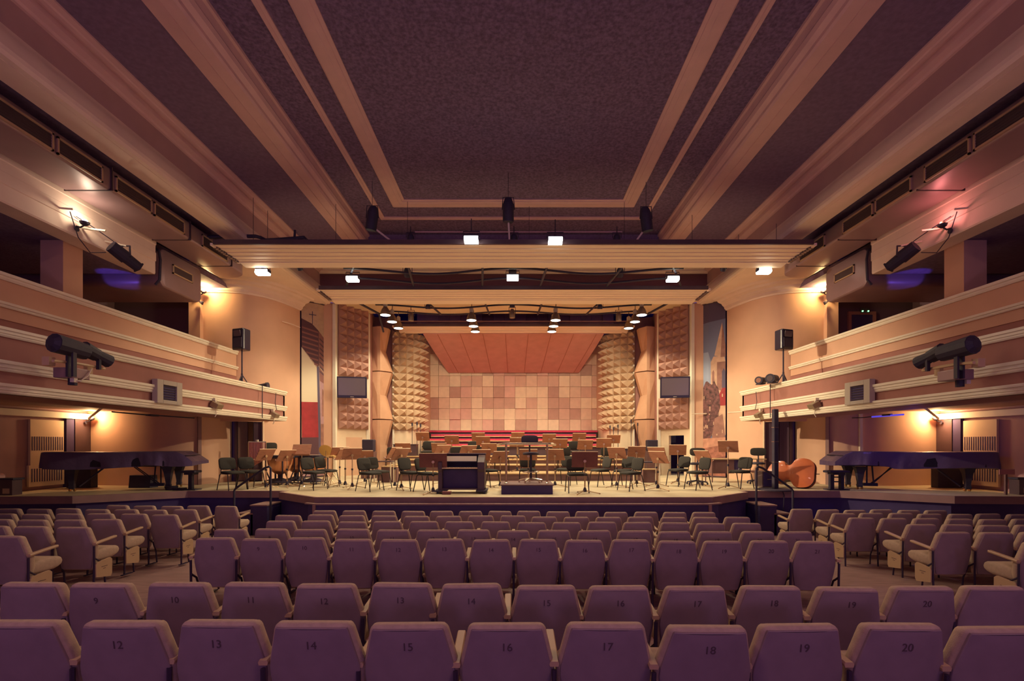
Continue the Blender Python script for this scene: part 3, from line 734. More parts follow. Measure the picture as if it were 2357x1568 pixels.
# ================================================================== AUDIENCE SEATS
def seat_outline(g=0.0):
    """half-symmetric outline of the backrest, (x, h) h measured up the back"""
    pts = []
    def arc(cx, cy, r, a0, a1, n=4):
        for i in range(n + 1):
            a = math.radians(a0 + (a1 - a0) * i / n); pts.append((cx + r * math.cos(a), cy + r * math.sin(a)))
    arc(.165, .05, .05, -90, -5, 3)
    pts += [(.245, .20), (.256, .30), (.254, .345)]
    arc(.163, .535, .045, 17, 90, 4)
    right = [(x - g * (1 if x > 0 else 0), min(max(h, g), .58 - g)) for x, h in pts]
    return right + [(-x, h) for x, h in reversed(right)]
def back_pt(x, h, t):
    # t = thickness coordinate (0 rear .. forward); reclined 9 degrees, wings curve forward
    y = -.02 - h * .16 + t + .55 * x * x; return (x, y, .25 + h)
def seat_meshes():
    ms = {}
    mb = MB(); rings = []
    for t, g in ((.012, .020), (.018, .006), (.035, 0), (.065, 0), (.085, .010), (.094, .03)):
        o = seat_outline(g); rings.append([back_pt(x, h, t) for x, h in o])
    # rear/front caps as strips so the concave shell stays smooth
    def capgrid(mb, ring):
        n = len(ring) // 2
        vs = [mb.v(p) for p in ring]
        for i in range(n - 1):
            a, b = vs[i], vs[i + 1]; c, d = vs[len(ring) - 2 - i], vs[len(ring) - 1 - i]
            pa, pb, pc, pd = ring[i], ring[i + 1], ring[len(ring) - 2 - i], ring[len(ring) - 1 - i]
            K = 6; ra, rb = [a], [b]
            for k in range(1, K):
                f = k / K
                def mid(p, q, x): 
                    h = (p[2] + (q[2] - p[2]) * f) - .25; tt = p[1] + .02 + h * .16 - .55 * p[0] ** 2
                    return back_pt(x, h, tt)
                ra.append(mb.v(mid(pa, pd, pa[0] + (pd[0] - pa[0]) * f))); rb.append(mb.v(mid(pb, pc, pb[0] + (pc[0] - pb[0]) * f)))
            ra.append(d); rb.append(c)
            for k in range(K): mb.f([ra[k], rb[k], rb[k + 1], ra[k + 1]])
    mb.loft(rings, cap=False); capgrid(mb, rings[-1]); capgrid(mb, rings[0])
    bmesh.ops.remove_doubles(mb.bm, verts=mb.bm.verts[:], dist=.0004)
    ms['backrest'] = mb.mesh('backrest', 'seat_fabric', 60)
    mb = MB(); R0 = [back_pt(x, h, .013) for x, h in seat_outline(.018)]; R1 = [back_pt(x, h, .002) for x, h in seat_outline(.018)]; R2 = [back_pt(x, h, -.002) for x, h in seat_outline(.022)]
    mb.loft([R0, R1, R2], cap=False); capgrid(mb, R2)
    bmesh.ops.remove_doubles(mb.bm, verts=mb.bm.verts[:], dist=.0004)
    ms['back_panel'] = mb.mesh('back_panel', 'seat_back', 40)
    mb = MB(); rings = []
    for x, g in ((-.232, .045), (-.225, .018), (-.20, 0), (.20, 0), (.225, .018), (.232, .045)):
        r = []
        for k in range(16):
            a = 2 * PI * k / 16; c, sn = math.cos(a), math.sin(a)
            r.append((x, .21 + (.235 - g) * (abs(c) ** .6) * (1 if c > 0 else -1), .435 + c * .015 + (.078 - g) * (abs(sn) ** .75) * (1 if sn > 0 else -1)))
        rings.append(r)
    mb.loft(rings); ms['seat_cushion'] = mb.mesh('seat_cushion', 'seat_fabric', 60)
    mb = MB(); mb.loft([[(x, y, z + .02 + (y + .06) * .12) for x, z in ((-.022, .575), (.022, .575), (.026, .59), (.02, .602), (-.02, .602), (-.026, .59))] for y in (-.05, -.03, .27, .30)])
    ms['armrest'] = mb.mesh('armrest', 'seat_arm', 40)
    mb = MB(); mb.tube([(0, -.05, 0), (0, -.045, .3), (0, -.05, .58)], .013, 6); mb.box(-.02, .02, -.10, .10, 0, .012); ms['leg'] = mb.mesh('leg', 'seat_metal')
    mb = MB(); mb.tube([(0, .14, 0), (0, .12, .2), (0, .05, .36), (0, -.04, .42)], .012, 6); ms['brace'] = mb.mesh('brace', 'seat_metal')
    mb = MB(); mb.prism([(-.04, .17), (.20, .13), (.22, .17), (.22, .36), (.19, .385), (-.03, .36), (-.045, .33)], 'x', -.012, .012)
    mb.mi = 1; mb.box(.0124, .0132, .04, .14, .285, .292); mb.box(-.0132, -.0124, .04, .14, .285, .292); mb.box(.0124, .0132, .07, .11, .258, .265); mb.box(-.0132, -.0124, .07, .11, .258, .265)
    ms['end_panel'] = mb.mesh('end_panel', ['seat_arm', 'seat_print'])
    return ms
SM = seat_meshes()
rs = random.Random(11)
def add_part(name, me, parent, loc=(0, 0, 0), rot=None):
    o = bpy.data.objects.new(name, me); C.objects.link(o); o.parent = parent; o.location = loc
    if rot: o.rotation_euler = rot
    return o
def seat(x, y, label, group, dz=0, num=None, end=0, tilt=0.0, arm=(-.27,), nm='theatre_seat'):
    z = floor_z(y) - .0058 * x + dz
    t = thing(nm, label, 'seat', (x, y, z), 0, group)
    t.rotation_euler = (tilt, rs.uniform(-.012, .012), rs.uniform(-.012, .012))
    b = add_part('backrest', SM['backrest'], t); add_part('back_panel', SM['back_panel'], t); add_part('seat_cushion', SM['seat_cushion'], t)
    for ax in arm:
        add_part('armrest', SM['armrest'], t, (ax, 0, 0)); add_part('leg', SM['leg'], t, (ax, 0, 0)); add_part('brace', SM['brace'], t, (ax, 0, 0))
    if end: add_part('end_panel', SM['end_panel'], t, (end * .283, 0, 0))
    if num:
        h = .47; o = add_part('seat_number', text_mesh(num, .062, 'seat_print'), t)
        p = back_pt(.0, h, -.0035)
        o.location = p; o.rotation_euler = (PI / 2 + math.atan(.16), 0, 0)
    return t
PITCH = .54
def rowseats(name, y, xs, dz=0, nums=None, ends=(0, 0), tilts=None, jit=.008):
    n = len(xs); lab = []
    for i, x in enumerate(xs):
        pos = ('leftmost' if i == 0 else 'rightmost' if i == n - 1 else '%s from the left' % ORD[i])
        num = nums.get(i) if nums else None
        if callable(name): label = name(i, pos, num)
        else: label = 'beige seat, %s in the %s' % (pos, name)
        arm = [-.27] + ([.27] if i == n - 1 else [])
        e = -1 if (i == 0 and ends[0]) else 1 if (i == n - 1 and ends[1]) else 0
        seat(x + rs.uniform(-.008, .008), y, label, 'theatre seats in the stalls', dz + rs.uniform(-jit, jit), num, e, (tilts or {}).get(i, rs.uniform(-.02, .02)), arm)
# nearest two rows
r1 = [wx(px, 2.52) for px in (10, 245, 477, 708, 938, 1168, 1402, 1638, 1873, 2110, 2345)]
n1 = {1: '12', 2: '13', 3: '14', 4: '15', 5: '16', 6: '17', 7: '18', 8: '19', 9: '20'}
rowseats(lambda i, pos, num: 'beige seat %s in the nearest row' % (('numbered ' + num) if num else pos), 2.68, r1, nums=n1, tilts={7: .05}, jit=.006)
r2 = [wx(px, 3.37) for px in (40, 208 - 0, 384, 563, 738, 911, 1085, 1262, 1436, 1612, 1790, 1972, 2150, 2325)]
n2 = {1: '9', 2: '10', 3: '11', 4: '12', 5: '13', 6: '14', 7: '15', 8: '16', 9: '17', 10: '18', 11: '19', 12: '20'}
rowseats(lambda i, pos, num: 'beige seat %s in the second row from the camera' % (('numbered ' + num) if num else pos), 3.53, r2, nums=n2, jit=.006)
# middle block
for k, (nm, px0, px1, n, y) in enumerate((('third', 480, 1888, 14, 5.66), ('fourth', 519, 1846, 15, 6.5), ('fifth', 637, 1725, 14, 7.45), ('sixth', 656, 1704, 15, 8.3), ('seventh', 743, 1625, 14, 9.2))):
    xs = [wx(px0 + (px1 - px0) * i / (n - 1), y - .16) for i in range(n)]
    rowseats('middle block, %s row from the camera' % nm, y, xs, nums={i: str(i + 8 - k % 2) for i in range(n)} if k < 2 else None)
# side blocks
for s in (-1, 1):
    for nm, y, x0, n in (('front', 10.0, 5.74, 5 if s < 0 else 6), ('second', 9.2, 6.03, 8), ('third', 8.3, 5.75, 7), ('fourth', 7.45, 6.04, 5), ('fifth', 6.58, 5.76, 4), ('sixth', 5.72, 6.0 if s > 0 else 5.78, 2)):
        xs = sorted(s * (x0 + .535 * i) for i in range(n))
        n_ = len(xs)
        def lab(i, pos, num, nm=nm, s=s, n_=n_):
            j = (n_ - 1 - i) if s < 0 else i
            return 'beige aisle seat at the %s block, end of its %s row' % (SIDE[s], nm) if j == 0 else 'beige seat in the %s block, %s row, %s from the aisle' % (SIDE[s], nm, ORD[j])
        rowseats(lab, y, xs, ends=(s > 0, s < 0))

# ================================================================== STAGE STAIRS
for s in (-1, 1):
    t = thing('stage_stairs', 'dark steps with black handrail up the %s of the stage' % SIDE[s], 'stairs', (s * 5.95, 11.95, 0))
    zb = floor_z(11.9)
    for i in range(4):
        a, b = sorted((s * (i * .34 - .05), s * (i * .34 + .34)))
        ztop = ST - .16 - .2 * (i + 1) + .1
        mb = MB(); mb.box(a, b, 0, .8, zb, ztop - .03); mb.build('step_body', 'fascia', t)
        mb = MB(); mb.box(a - .01, b + .01, -.02, .8, ztop - .03, ztop); mb.build('tread', 'edge_wood', t)
    mb = MB(); yb = -.02
    mb.tube([(s * -.15, yb, zb), (s * -.15, yb, ST + .62), (s * -.12, yb, ST + .66), (s * .0, yb, ST + .62), (s * .68, yb, ST + .14), (s * .72, yb, ST + .08), (s * .72, yb, zb)], .026, 8)
    mb.build('handrail', 'black', t)

# ================================================================== ORCHESTRA CHAIRS
def chair_proto():
    t = thing('orchestra_chair', 'x', 'chair')
    mb = MB()
    def pad(mb, cx, cy, cz, w, d, h, M_):
        k = mb.X; mb.X = k @ M_; rings = []
        for zz, g in ((-h, .03), (-h * .6, .005), (0, 0), (h * .6, .005), (h, .03)):
            r = []
            for q in range(20):
                a = 2 * PI * q / 20; c, s_ = math.cos(a), math.sin(a)
                r.append(((w - g) * abs(c) ** .45 * (1 if c > 0 else -1), (d - g) * abs(s_) ** .45 * (1 if s_ > 0 else -1), zz))
            rings.append(r)
        mb.loft(rings); mb.X = k
    pad(mb, 0, 0, 0, .235, .22, .03, Matrix.Translation((0, -.02, .455)) @ Matrix.Rotation(.05, 4, 'X')); mb.build('seat', 'olive_fabric', t, smooth=50)
    mb = MB(); pad(mb, 0, 0, 0, .23, .165, .024, Matrix.Translation((0, .215, .68)) @ Matrix.Rotation(PI / 2 - .2, 4, 'X')); mb.build('backrest', 'olive_fabric', t, smooth=50)
    for sx in (-1, 1):
        mb = MB(); mb.tube([(sx * .25, -.24, 0), (sx * .235, -.17, .40), (sx * .225, -.14, .425)], .0125, 6); mb.build('leg', 'chair_frame', t)
        mb = MB(); mb.tube([(sx * .25, .26, 0), (sx * .235, .16, .40), (sx * .225, .13, .425)], .0125, 6); mb.build('leg', 'chair_frame', t)
        mb = MB(); mb.tube([(sx * .225, -.15, .425), (sx * .225, .12, .425), (sx * .20, .17, .45), (sx * .17, .21, .56), (sx * .16, .225, .66)], .012, 6); mb.build('frame', 'chair_frame', t)
    mb = MB(); mb.tube([(-.225, -.15, .425), (.225, -.15, .425)], .011, 6); mb.tube([(-.225, .1, .425), (.225, .1, .425)], .011, 6); mb.build('crossbar', 'chair_frame', t)
    return t
CP = chair_proto(); cused = [False]
def chair(px, d, face, label, lev=0):
    """face: angle in degrees the sitter looks, 0 = to the audience, 90 = towards the right of the picture"""
    loc = (wx(px, d), d, ST + LV[lev]); rz = math.radians(face)
    if not cused[0]:
        cused[0] = True; CP.location = loc; CP.rotation_euler = (0, 0, rz); CP['label'] = label; CP['group'] = 'orchestra chairs on the stage'; return CP
    return dup(CP, loc, rz, label, 'orchestra chairs on the stage')
for a in ((535, 13.05, 62, 'black orchestra chair furthest left on the stage, beside the left piano bench'),
          (578, 13.5, 62, 'black orchestra chair second from the far left, before the folding door'),
          (722, 13.1, 68, 'olive chair in front of the kettledrums, nearer one of the pair'),
          (752, 13.9, 75, 'olive chair in front of the kettledrums, further one of the pair'),
          (852, 12.75, 62, 'olive chair, nearer one of the pair right of the kettledrums'),
          (872, 13.5, 66, 'olive chair, further one of the pair right of the kettledrums'),
          (945, 12.95, 58, 'olive chair standing just left of the big dark stand by the keyboard'),
          (984, 12.6, 66, 'dark chair half hidden behind the big stand left of the keyboard'),
          (1328, 12.35, 4, 'black chair behind the big dark stand right of the podium'),
          (1382, 14.2, -70, 'olive chair just right of the big dark stand'),
          (1452, 12.85, -66, 'olive chair, nearer one of the pair on the right half of the stage'),
          (1436, 13.9, -50, 'olive chair, further one of the pair on the right half of the stage'),
          (1562, 14.3, -66, 'olive chair in front of the dark doorway at right'),
          (1606, 13.1, -74, 'olive chair seen edge-on left of the church banner'),
          (1702, 13.5, -66, 'olive chair in front of the church banner'),
          (1215, 14.3, 0, 'olive chair directly behind the conductor podium'),
          (1124, 14.0, 60, 'dark chair peeking out behind the right end of the keyboard'),
          (1302, 14.6, -30, 'dark chair left of the big dark stand, behind the podium rail'),
          ):
    chair(*a)
for a in ((1050, 17.1, 0, 'olive chair on the lowest riser behind the keyboard', 1), (905, 17.1, 10, 'dark chair on the lowest riser at its left end', 1),
          (1155, 17.2, 0, 'dark chair on the lowest riser behind the podium', 1), (1300, 17.3, 0, 'dark chair on the lowest riser right of the podium', 1), (1398, 17.25, -10, 'dark chair on the lowest riser near its right end', 1),
          (1090, 18.1, 0, 'dark chair on the second riser left of the podium', 2), (1325, 18.1, 0, 'dark chair on the second riser right of the podium', 2), (985, 18.15, 0, 'dark chair on the second riser at left', 2)):
    chair(*a)

# ================================================================== MUSIC STANDS
def stand_proto(w, nm, wood, label):
    t = thing('music_stand', label, 'music stand')
    return t
DESK = {}
def stand(px, py, d, yaw, label, lev=0, w=.50, h=.36, tilt=34, wood='stand_wood', clamp='steel_warm', pole='steel_warm'):
    """py: picture height of the desk centre; yaw: the way the desk's writing side faces, 0 = to the rear"""
    base = ST + LV[lev]; zc = wz(py, d) - base
    t = thing('music_stand', label, 'music stand', (wx(px, d), d, base), math.radians(yaw * 1.25 if abs(yaw) < 90 else yaw), 'music stands on the stage')
    k = (round(w, 2), h, tilt, wood)
    if k not in DESK:
        mb = MB(); mb.obox((0, 0, 0), (w, .014, h), (math.radians(tilt), 0, 0)); a = mb.mesh('desk', wood)
        ca, sa = math.cos(math.radians(tilt)), math.sin(math.radians(tilt))
        mb = MB(); mb.obox((0, -sa * h / 2, ca * h / 2 + .003), (w, .018, .009), (math.radians(tilt), 0, 0)); b = mb.mesh('desk_edge', 'stand_edge')
        mb = MB(); mb.obox((0, sa * h / 2 + .03 * ca, -ca * h / 2 + .03 * sa), (w, .07, .012), (math.radians(tilt), 0, 0)); c = mb.mesh('ledge', wood)
        DESK[k] = (a, b, c)
    a, b, c = DESK[k]
    dk = add_part('desk', a, t, (0, 0, zc)); add_part('desk_edge', b, dk); add_part('ledge', c, dk)
    mb = MB(); mb.cyl((0, -.045, zc - .04), (0, -.0, zc - .04), .035, n=10); mb.build('clamp', clamp, t)
    mb = MB(); mb.cyl((0, -.03, .10), (0, -.03, zc - .06), .012, n=8); mb.cyl((0, -.03, .08), (0, -.03, zc * .55), .017, n=8); mb.build('pole', pole, t)
    mb = MB(); mb.cyl((0, -.03, zc * .53), (0, -.03, zc * .58), .027, n=8); mb.cyl((0, -.06, zc * .555), (0, -.03, zc * .555), .012, n=6); mb.build('knob', 'black', t)
    mb = MB(); mb.lathe([(.045, .05), (.05, .07), (.03, .14), (.018, .16)], 8, (0, -.03, 0)); mb.build('hub', 'black', t)
    for i in range(3):
        a_ = math.radians(90 + 120 * i + 25); x, y = .34 * math.cos(a_), .34 * math.sin(a_)
        mb = MB(); mb.tube([(0, -.03, .085), (x * .5, y * .5 - .03, .05), (x, y - .03, .018)], .011, 6); mb.cyl((x, y - .03, 0), (x * 1.06, y * 1.06 - .03, .022), .018, n=6); mb.build('leg', 'steel_warm' if i else 'chrome', t)
    return t
G = 'music stand'
stand(997, 1060, 12.0, 4, 'large dark red music stand before the left end of the keyboard', w=.66, h=.34, tilt=14, wood='stand_dark')
stand(1346, 1058, 12.0, -3, 'large dark red music stand right of the conductor podium', w=.62, h=.38, tilt=14, wood='stand_dark')
for q in ((611, 1047, 13.4, 52, 'music stand before the folding door, leftmost on the stage'),
          (659, 1049, 13.9, 50, 'music stand in front of the copper kettledrum'),
          (694, 1036, 14.2, 188, 'dark red music stand seen from its front above the kettledrums'),
          (781, 1042, 14.4, 35, 'music stand right of the cymbals, rear one of the cluster'),
          (793, 1046, 14.0, 48, 'narrow looking music stand in the middle of the cluster right of the cymbals'),
          (810, 1045, 13.4, 28, 'music stand at the front of the cluster right of the cymbals'),
          (840, 1049, 15.2, 8, 'low music stand at the right of the cymbal cluster'),
          (907, 1043, 13.7, 55, 'slanted music stand left of its twin behind the left pair of chairs'),
          (922, 1046, 13.1, 45, 'slanted music stand right of its twin, left of the big dark stand'),
          (1018, 1037, 14.6, 35, 'music stand peeking out left behind the olive chair at the keyboard'),
          (1077, 1038, 14.6, 25, 'music stand peeking out right behind the olive chair at the keyboard'),
          (1108, 1048, 13.8, 6, 'music stand above the right end of the keyboard'),
          (1150, 1052, 13.7, 28, 'music stand at the left post of the podium rail'),
          (1216, 1047, 14.0, 0, 'music stand centred behind the podium chair'),
          (1278, 1047, 13.9, -14, 'music stand at the right post of the podium rail'),
          (1420, 1043, 13.8, -24, 'music stand right of the big dark stand, tilted towards the podium'),
          (1465, 1040, 14.4, -4, 'upright music stand between the right-hand pair of chairs and the table'),
          (1512, 1042, 14.2, -30, 'rear music stand of the overlapping two by the right table'),
          (1516, 1053, 12.9, -42, 'front music stand of the overlapping two by the right table'),
          (1560, 1036, 15.2, -12, 'music stand in front of the dark doorway'),
          (1618, 1050, 14.1, -48, 'music stand leaning beside the black draughtsman chair, left of the church banner'),
          (1676, 1028, 13.5, -24, 'high music stand in front of the church banner, rightmost on the stage')):
    stand(*q)
for q in ((1011, 1031, 16.3, 0, 'music stand on the lowest riser, left of the keyboard chair', 1), (1126, 1032, 16.4, 0, 'music stand on the lowest riser, left of the podium rail', 1), (1347, 1024, 16.4, 0, 'music stand on the lowest riser above the big dark stand', 1),
          (1390, 1020, 16.8, -6, 'music stand on the lowest riser, rightmost there', 1), (928, 1031, 16.4, 0, 'music stand on the lowest riser, leftmost there', 1), (1289, 1021, 16.9, 0, 'music stand on the lowest riser right of the podium rail', 1), (1190, 1018, 17.2, 2, 'music stand on the lowest riser, half hidden behind the conductor chair', 1),
          (1040, 1013, 17.7, 0, 'music stand on the second riser above the keyboard chair', 2), (1112, 1015, 17.8, 0, 'music stand on the second riser left of the podium', 2),
          (973, 1005, 18.8, 0, 'music stand on the third riser, leftmost before the red steps', 3), (1101, 1006, 18.9, 0, 'music stand on the third riser, second from the left', 3), (1192, 1005, 18.9, 0, 'music stand on the third riser, behind the conductor chair', 3), (1264, 1009, 18.8, 0, 'music stand on the third riser, just right of the conductor chair', 3), (1333, 1007, 18.8, 0, 'music stand on the third riser, second from the right', 3), (1412, 1011, 18.6, -2, 'music stand on the third riser, rightmost before the pale column', 3)):
    stand(*q)

# ================================================================== SWIVEL CHAIRS
def swivel(px, d, base, hs, label, face=0, hb=.42, w=.22, ring=False):
    t = thing('swivel_chair', label, 'chair', (wx(px, d), d, base), math.radians(face))
    mb = MB(); mb.lathe([(.19, hs - .035), (.21, hs - .01), (.2, hs + .02), (.12, hs + .035), (0.01, hs + .04)], 18); mb.build('seat', 'black', t, smooth=40)
    mb = MB(); mb.cyl((0, 0, .09), (0, 0, hs - .03), .028, n=10); mb.build('column', 'black', t)
    mb = MB(); mb.tube([(0, .15, hs - .02), (0, .24, hs), (0, .25, hs + hb)], .022, 6); mb.build('back_stem', 'black', t)
    mb = MB(); rings = []
    for yy, g in ((-.035, .03), (-.02, .0), (.02, 0), (.035, .03)):
        rings.append([((w - g) * abs(math.cos(a)) ** .5 * (1 if math.cos(a) > 0 else -1), .23 + yy - .25 * ((w - g) * math.cos(a)) ** 2, hs + hb + (.12 - g) * abs(math.sin(a)) ** .6 * (1 if math.sin(a) > 0 else -1)) for a in [2 * PI * k / 20 for k in range(20)]])
    mb.loft(rings); mb.build('backrest', 'olive_fabric' if not ring else 'black', t, smooth=50)
    for i in range(5):
        a = 2 * PI * i / 5 + .3; x, y = math.cos(a), math.sin(a)
        mb = MB(); mb.tube([(0, 0, .12), (x * .16, y * .16, .10), (x * .3, y * .3, .07)], .02, 6); mb.cyl((x * .3, y * .3, 0), (x * .3, y * .3, .06), .024, n=8); mb.build('leg', 'chrome' if ring else 'black', t)
    if ring:
        mb = MB(); mb.tube([(.2 * math.cos(a), .2 * math.sin(a), .28) for a in [2 * PI * k / 20 for k in range(20)]], .013, 6, closed=True)
        for k in range(3): a = 2 * PI * k / 3; mb.tube([(0, 0, .28), (.2 * math.cos(a), .2 * math.sin(a), .28)], .01, 5)
        mb.build('foot_ring', 'chrome', t)
    return t
swivel(1604, 14.7, ST, .62, 'black draughtsman swivel chair left of the church banner', -25, .34)
swivel(1744, 15.0, ST, .62, 'black swivel chair between the table and the right folding door', -30, .34)
swivel(634, 15.4, ST, .66, 'black high swivel chair behind the kettledrums', 60, .46, .20)
swivel(1222, 12.45, ST + .22, .74, 'black high conductor chair with foot ring on the podium', 6, .34, .215, True)

# conductor podium
t = thing('conductor_podium', 'low black conductor podium with reddish top and chrome rail', 'podium', (wx(1212, 12.3), 11.85, ST))
mb = MB(); mb.box(-.61, .61, 0, 1.2, 0, .21); mb.build('base', 'fascia', t)
mb = MB(); mb.box(-.64, .64, -.03, 1.22, .21, .235); mb.build('top_board', 'riser_wood', t)
for x in (-.5, .5):
    mb = MB(); mb.cyl((x, .35, .235), (x, .35, 1.2), .027, n=10); mb.build('rail_post', 'steel_warm', t)
    mb = MB(); mb.lathe([(.05, .235), (.05, .25), (.03, .27)], 12, (x, .35, 0)); mb.build('flange', 'chrome', t)
mb = MB(); mb.tube([(-.72, .62, 1.18), (-.66, .5, 1.19), (-.58, .38, 1.2), (-.5, .35, 1.2), (.5, .35, 1.2), (.58, .38, 1.2), (.66, .5, 1.19), (.72, .62, 1.18)], .03, 8); mb.build('hand_rail', 'chrome', t)

# celesta / upright keyboard
t = thing('celesta', 'dark upright keyboard instrument on castors left of the podium', 'piano', (wx(1062, 12.05), 12.05, ST))
w = .56
mb = MB(); mb.box(-w, w, .0, .5, .09, .13); mb.build('bottom_board', 'wood_dark', t)
for x in (-1, 1):
    mb = MB(); a, b = sorted((x * w, x * (w - .17) if x > 0 else x * (w - .1))); mb.prism([(-.02, .08), (.52, .08), (.52, .94), (.30, .94), (-.06, .76), (-.06, .58), (-.02, .52)], 'x', a, b); mb.build('side_panel', 'wood_dark', t, bevel=.01)
    mb = MB(); mb.box(x * w - .2 if x > 0 else x * w - .08, x * w + .06 if x > 0 else x * w + .2, -.12, .56, .05, .085); mb.build('foot', 'black', t)
    for y in (-.08, .5):
        mb = MB(); mb.cyl((x * w - .02, y, .028), (x * w + .02, y, .028), .028, n=10); mb.build('castor', 'black', t)
mb = MB(); mb.box(-w + .05, w - .1, .12, .16, .12, .56); mb.build('knee_panel', 'fascia', t)
mb = MB(); mb.box(-w, w - .1, .46, .52, .1, .94); mb.build('back_panel', 'black', t)
mb = MB(); mb.box(-w - .01, w + .01, .28, .54, .94, .965); mb.build('lid', 'wood_dark', t)
mb = MB(); mb.box(-w + .1, w - .17, -.05, .12, .60, .625); mb.mi = 1
for i in range(22): x = -w + .12 + i * .04; mb.box(x, x + .018, .03, .12, .625, .638) if i % 7 not in (2, 6) else None
mb.build('keyboard', ['stand_edge', 'black'], t)
mb = MB(); mb.obox((-.05, .24, .83), (w * 2 - .32, .02, .14), (-.35, 0, 0)); mb.mi = 1; mb.obox((-.05, .19, .765), (w * 2 - .32, .10, .02), (0, 0, 0)); mb.build('music_shelf', ['white_plastic', 'black'], t)
tb = thing('pedal_box', 'small dark red box lying below the big stand left of the podium', 'box', (wx(1030, 12.0), 11.8, ST))
mb = MB(); mb.box(-.1, .1, 0, .14, .0, .06); mb.build('body', 'stand_dark', tb); mb = MB(); mb.box(-.1, .1, 0, .14, .06, .072); mb.build('lid', 'pink_board', tb)

# timpani, bells, cymbals
for i, (px, d, r, lb) in enumerate(((645, 14.7, .36, 'copper kettledrum with black rim, leftmost of three'), (682, 15.5, .34, 'copper kettledrum with black rim, middle of three'), (722, 15.0, .38, 'copper kettledrum with black rim, behind the olive chairs'))):
    t = thing('kettledrum', lb, 'drum', (wx(px, d), d, ST))
    mb = MB(); mb.lathe([(.05, .30), (r * .45, .34), (r * .75, .44), (r * .93, .6), (r, .80)], 24); mb.build('bowl', 'copper', t, smooth=40)
    mb = MB(); mb.lathe([(r * 1.02, .78), (r * 1.08, .80), (r * 1.08, .86), (r * 1.0, .87)], 24); mb.build('rim', 'black', t)
    mb = MB(); mb.lathe([(r * .99, .868), (.01, .872)], 24); mb.build('drumhead', 'stand_edge', t)
    for k in range(4):
        a = 2 * PI * k / 4 + .6; mb = MB(); mb.tube([(r * 1.08 * math.cos(a), r * 1.08 * math.sin(a), .82), (r * 1.08 * math.cos(a), r * 1.08 * math.sin(a), .45), (r * .7 * math.cos(a), r * .7 * math.sin(a), .1), (r * .95 * math.cos(a), r * .95 * math.sin(a), 0)], .02, 6); mb.build('leg', 'black', t)
    mb = MB(); mb.lathe([(.3, .06), (.32, .09), (.25, .13), (.06, .2), (.05, .3)], 16); mb.build('base', 'black', t)
t = thing('tubular_bells', 'rack of hanging tubular bells in front of the left folding door', 'bells', (wx(592, 15.3), 15.3, ST))
mb = MB(); mb.tube([(-.26, 0, 1.26), (.26, 0, 1.26)], .018, 6); mb.box(-.03, .03, -.03, .03, 1.26, 1.33); mb.build('top_bar', 'white_trim', t)
for i in range(14):
    x = -.24 + i * .037; mb = MB(); mb.cyl((x, 0, .45 + .02 * i), (x, 0, 1.25), .0105, n=8); mb.build('bell_tube', 'copper', t)
for x in (-.27, .27):
    mb = MB(); mb.cyl((x, 0, 0), (x, 0, 1.27), .014, n=6); mb.box(x - .02, x + .02, -.22, .22, 0, .03); mb.build('frame', 'steel_warm', t)
mb = MB(); mb.tube([(-.27, 0, .4), (.27, 0, .4)], .012, 6); mb.build('lower_bar', 'steel_warm', t)
for px, py, d, lb, tilt in ((750, 1038, 14.6, 'brass cymbal tilted on its stand, higher of two', 1.05), (766, 1052, 14.3, 'brass cymbal nearly flat on its stand, lower of two', .25)):
    z = wz(py, d) - ST
    t = thing('cymbal', lb, 'cymbal', (wx(px, d), d, ST))
    mb = MB(); mb.X = Matrix.Translation((0, 0, z)) @ Matrix.Rotation(-tilt, 4, 'X'); mb.lathe([(.2, 0), (.19, .012), (.06, .03), (.05, .05), (.005, .06)], 22); mb.build('plate', 'brass', t, smooth=40)
    mb = MB(); mb.cyl((0, 0, .3), (0, 0, z), .012, n=6); mb.build('pole', 'steel_warm', t)
    for k in range(3): a = 2 * PI * k / 3 + .5; mb = MB(); mb.tube([(0, 0, .36), (.25 * math.cos(a), .25 * math.sin(a), .01)], .011, 5); mb.build('leg', 'steel_warm', t)
# tables, boxes on risers, amplifiers
def table(px, d, w, dp, h, label, top, leg, lev=0):
    t = thing('side_table', label, 'table', (wx(px, d), d, ST + LV[lev]))
    mb = MB(); mb.box(-w, w, -dp, dp, h - .03, h); mb.build('tabletop', top, t)
    for x in (-1, 1):
        for y in (-1, 1): mb = MB(); mb.box(x * (w - .02) - .015, x * (w - .02) + .015, y * (dp - .03) - .015, y * (dp - .03) + .015, 0, h - .03); mb.build('leg', leg, t)
    return t
table(880, 15.3, .32, .22, .68, 'small percussion table with pale legs behind the left pair of chairs', 'wood_dark', 'white_plastic')
table(1488, 15.2, .36, .22, .66, 'small table with pale legs right of the pair of chairs', 'black', 'white_plastic')
t = table(1692, 15.8, .85, .3, .74, 'long wooden table in front of the church banner', 'riser_top', 'riser_wood')
mb = MB(); mb.box(-.8, -.15, -.27, .27, .28, .70); mb.mi = 1; mb.box(-.15, .1, -.26, .26, .3, .7); mb.build('front_panel', ['riser_wood', 'fascia'], t)
for px, py0, py1, d, lev, lb in ((869, 1012, 1037, 17.4, 1, 'black padded box on the risers before the left zigzag panel'), (1500, 1013, 1030, 19.2, 0, 'black padded box before the right zigzag panel')):
    h = 1.9 if lev == 0 else wz(py0, d) - ST - LV[1]
    zt = wz(py0, d); t = thing('amplifier', lb, 'amplifier', (wx(px, d) - (.3 if px < 900 else 0), d, ST))
    mb = MB(); mb.box(-.2, .2, -.16, .16, zt - ST - .42, zt - ST); mb.build('cabinet', 'black', t, bevel=.03)
    mb = MB(); mb.box(-.22, .22, -.2, .2, 0, zt - ST - .42); mb.build('plinth', 'riser_wood', t)
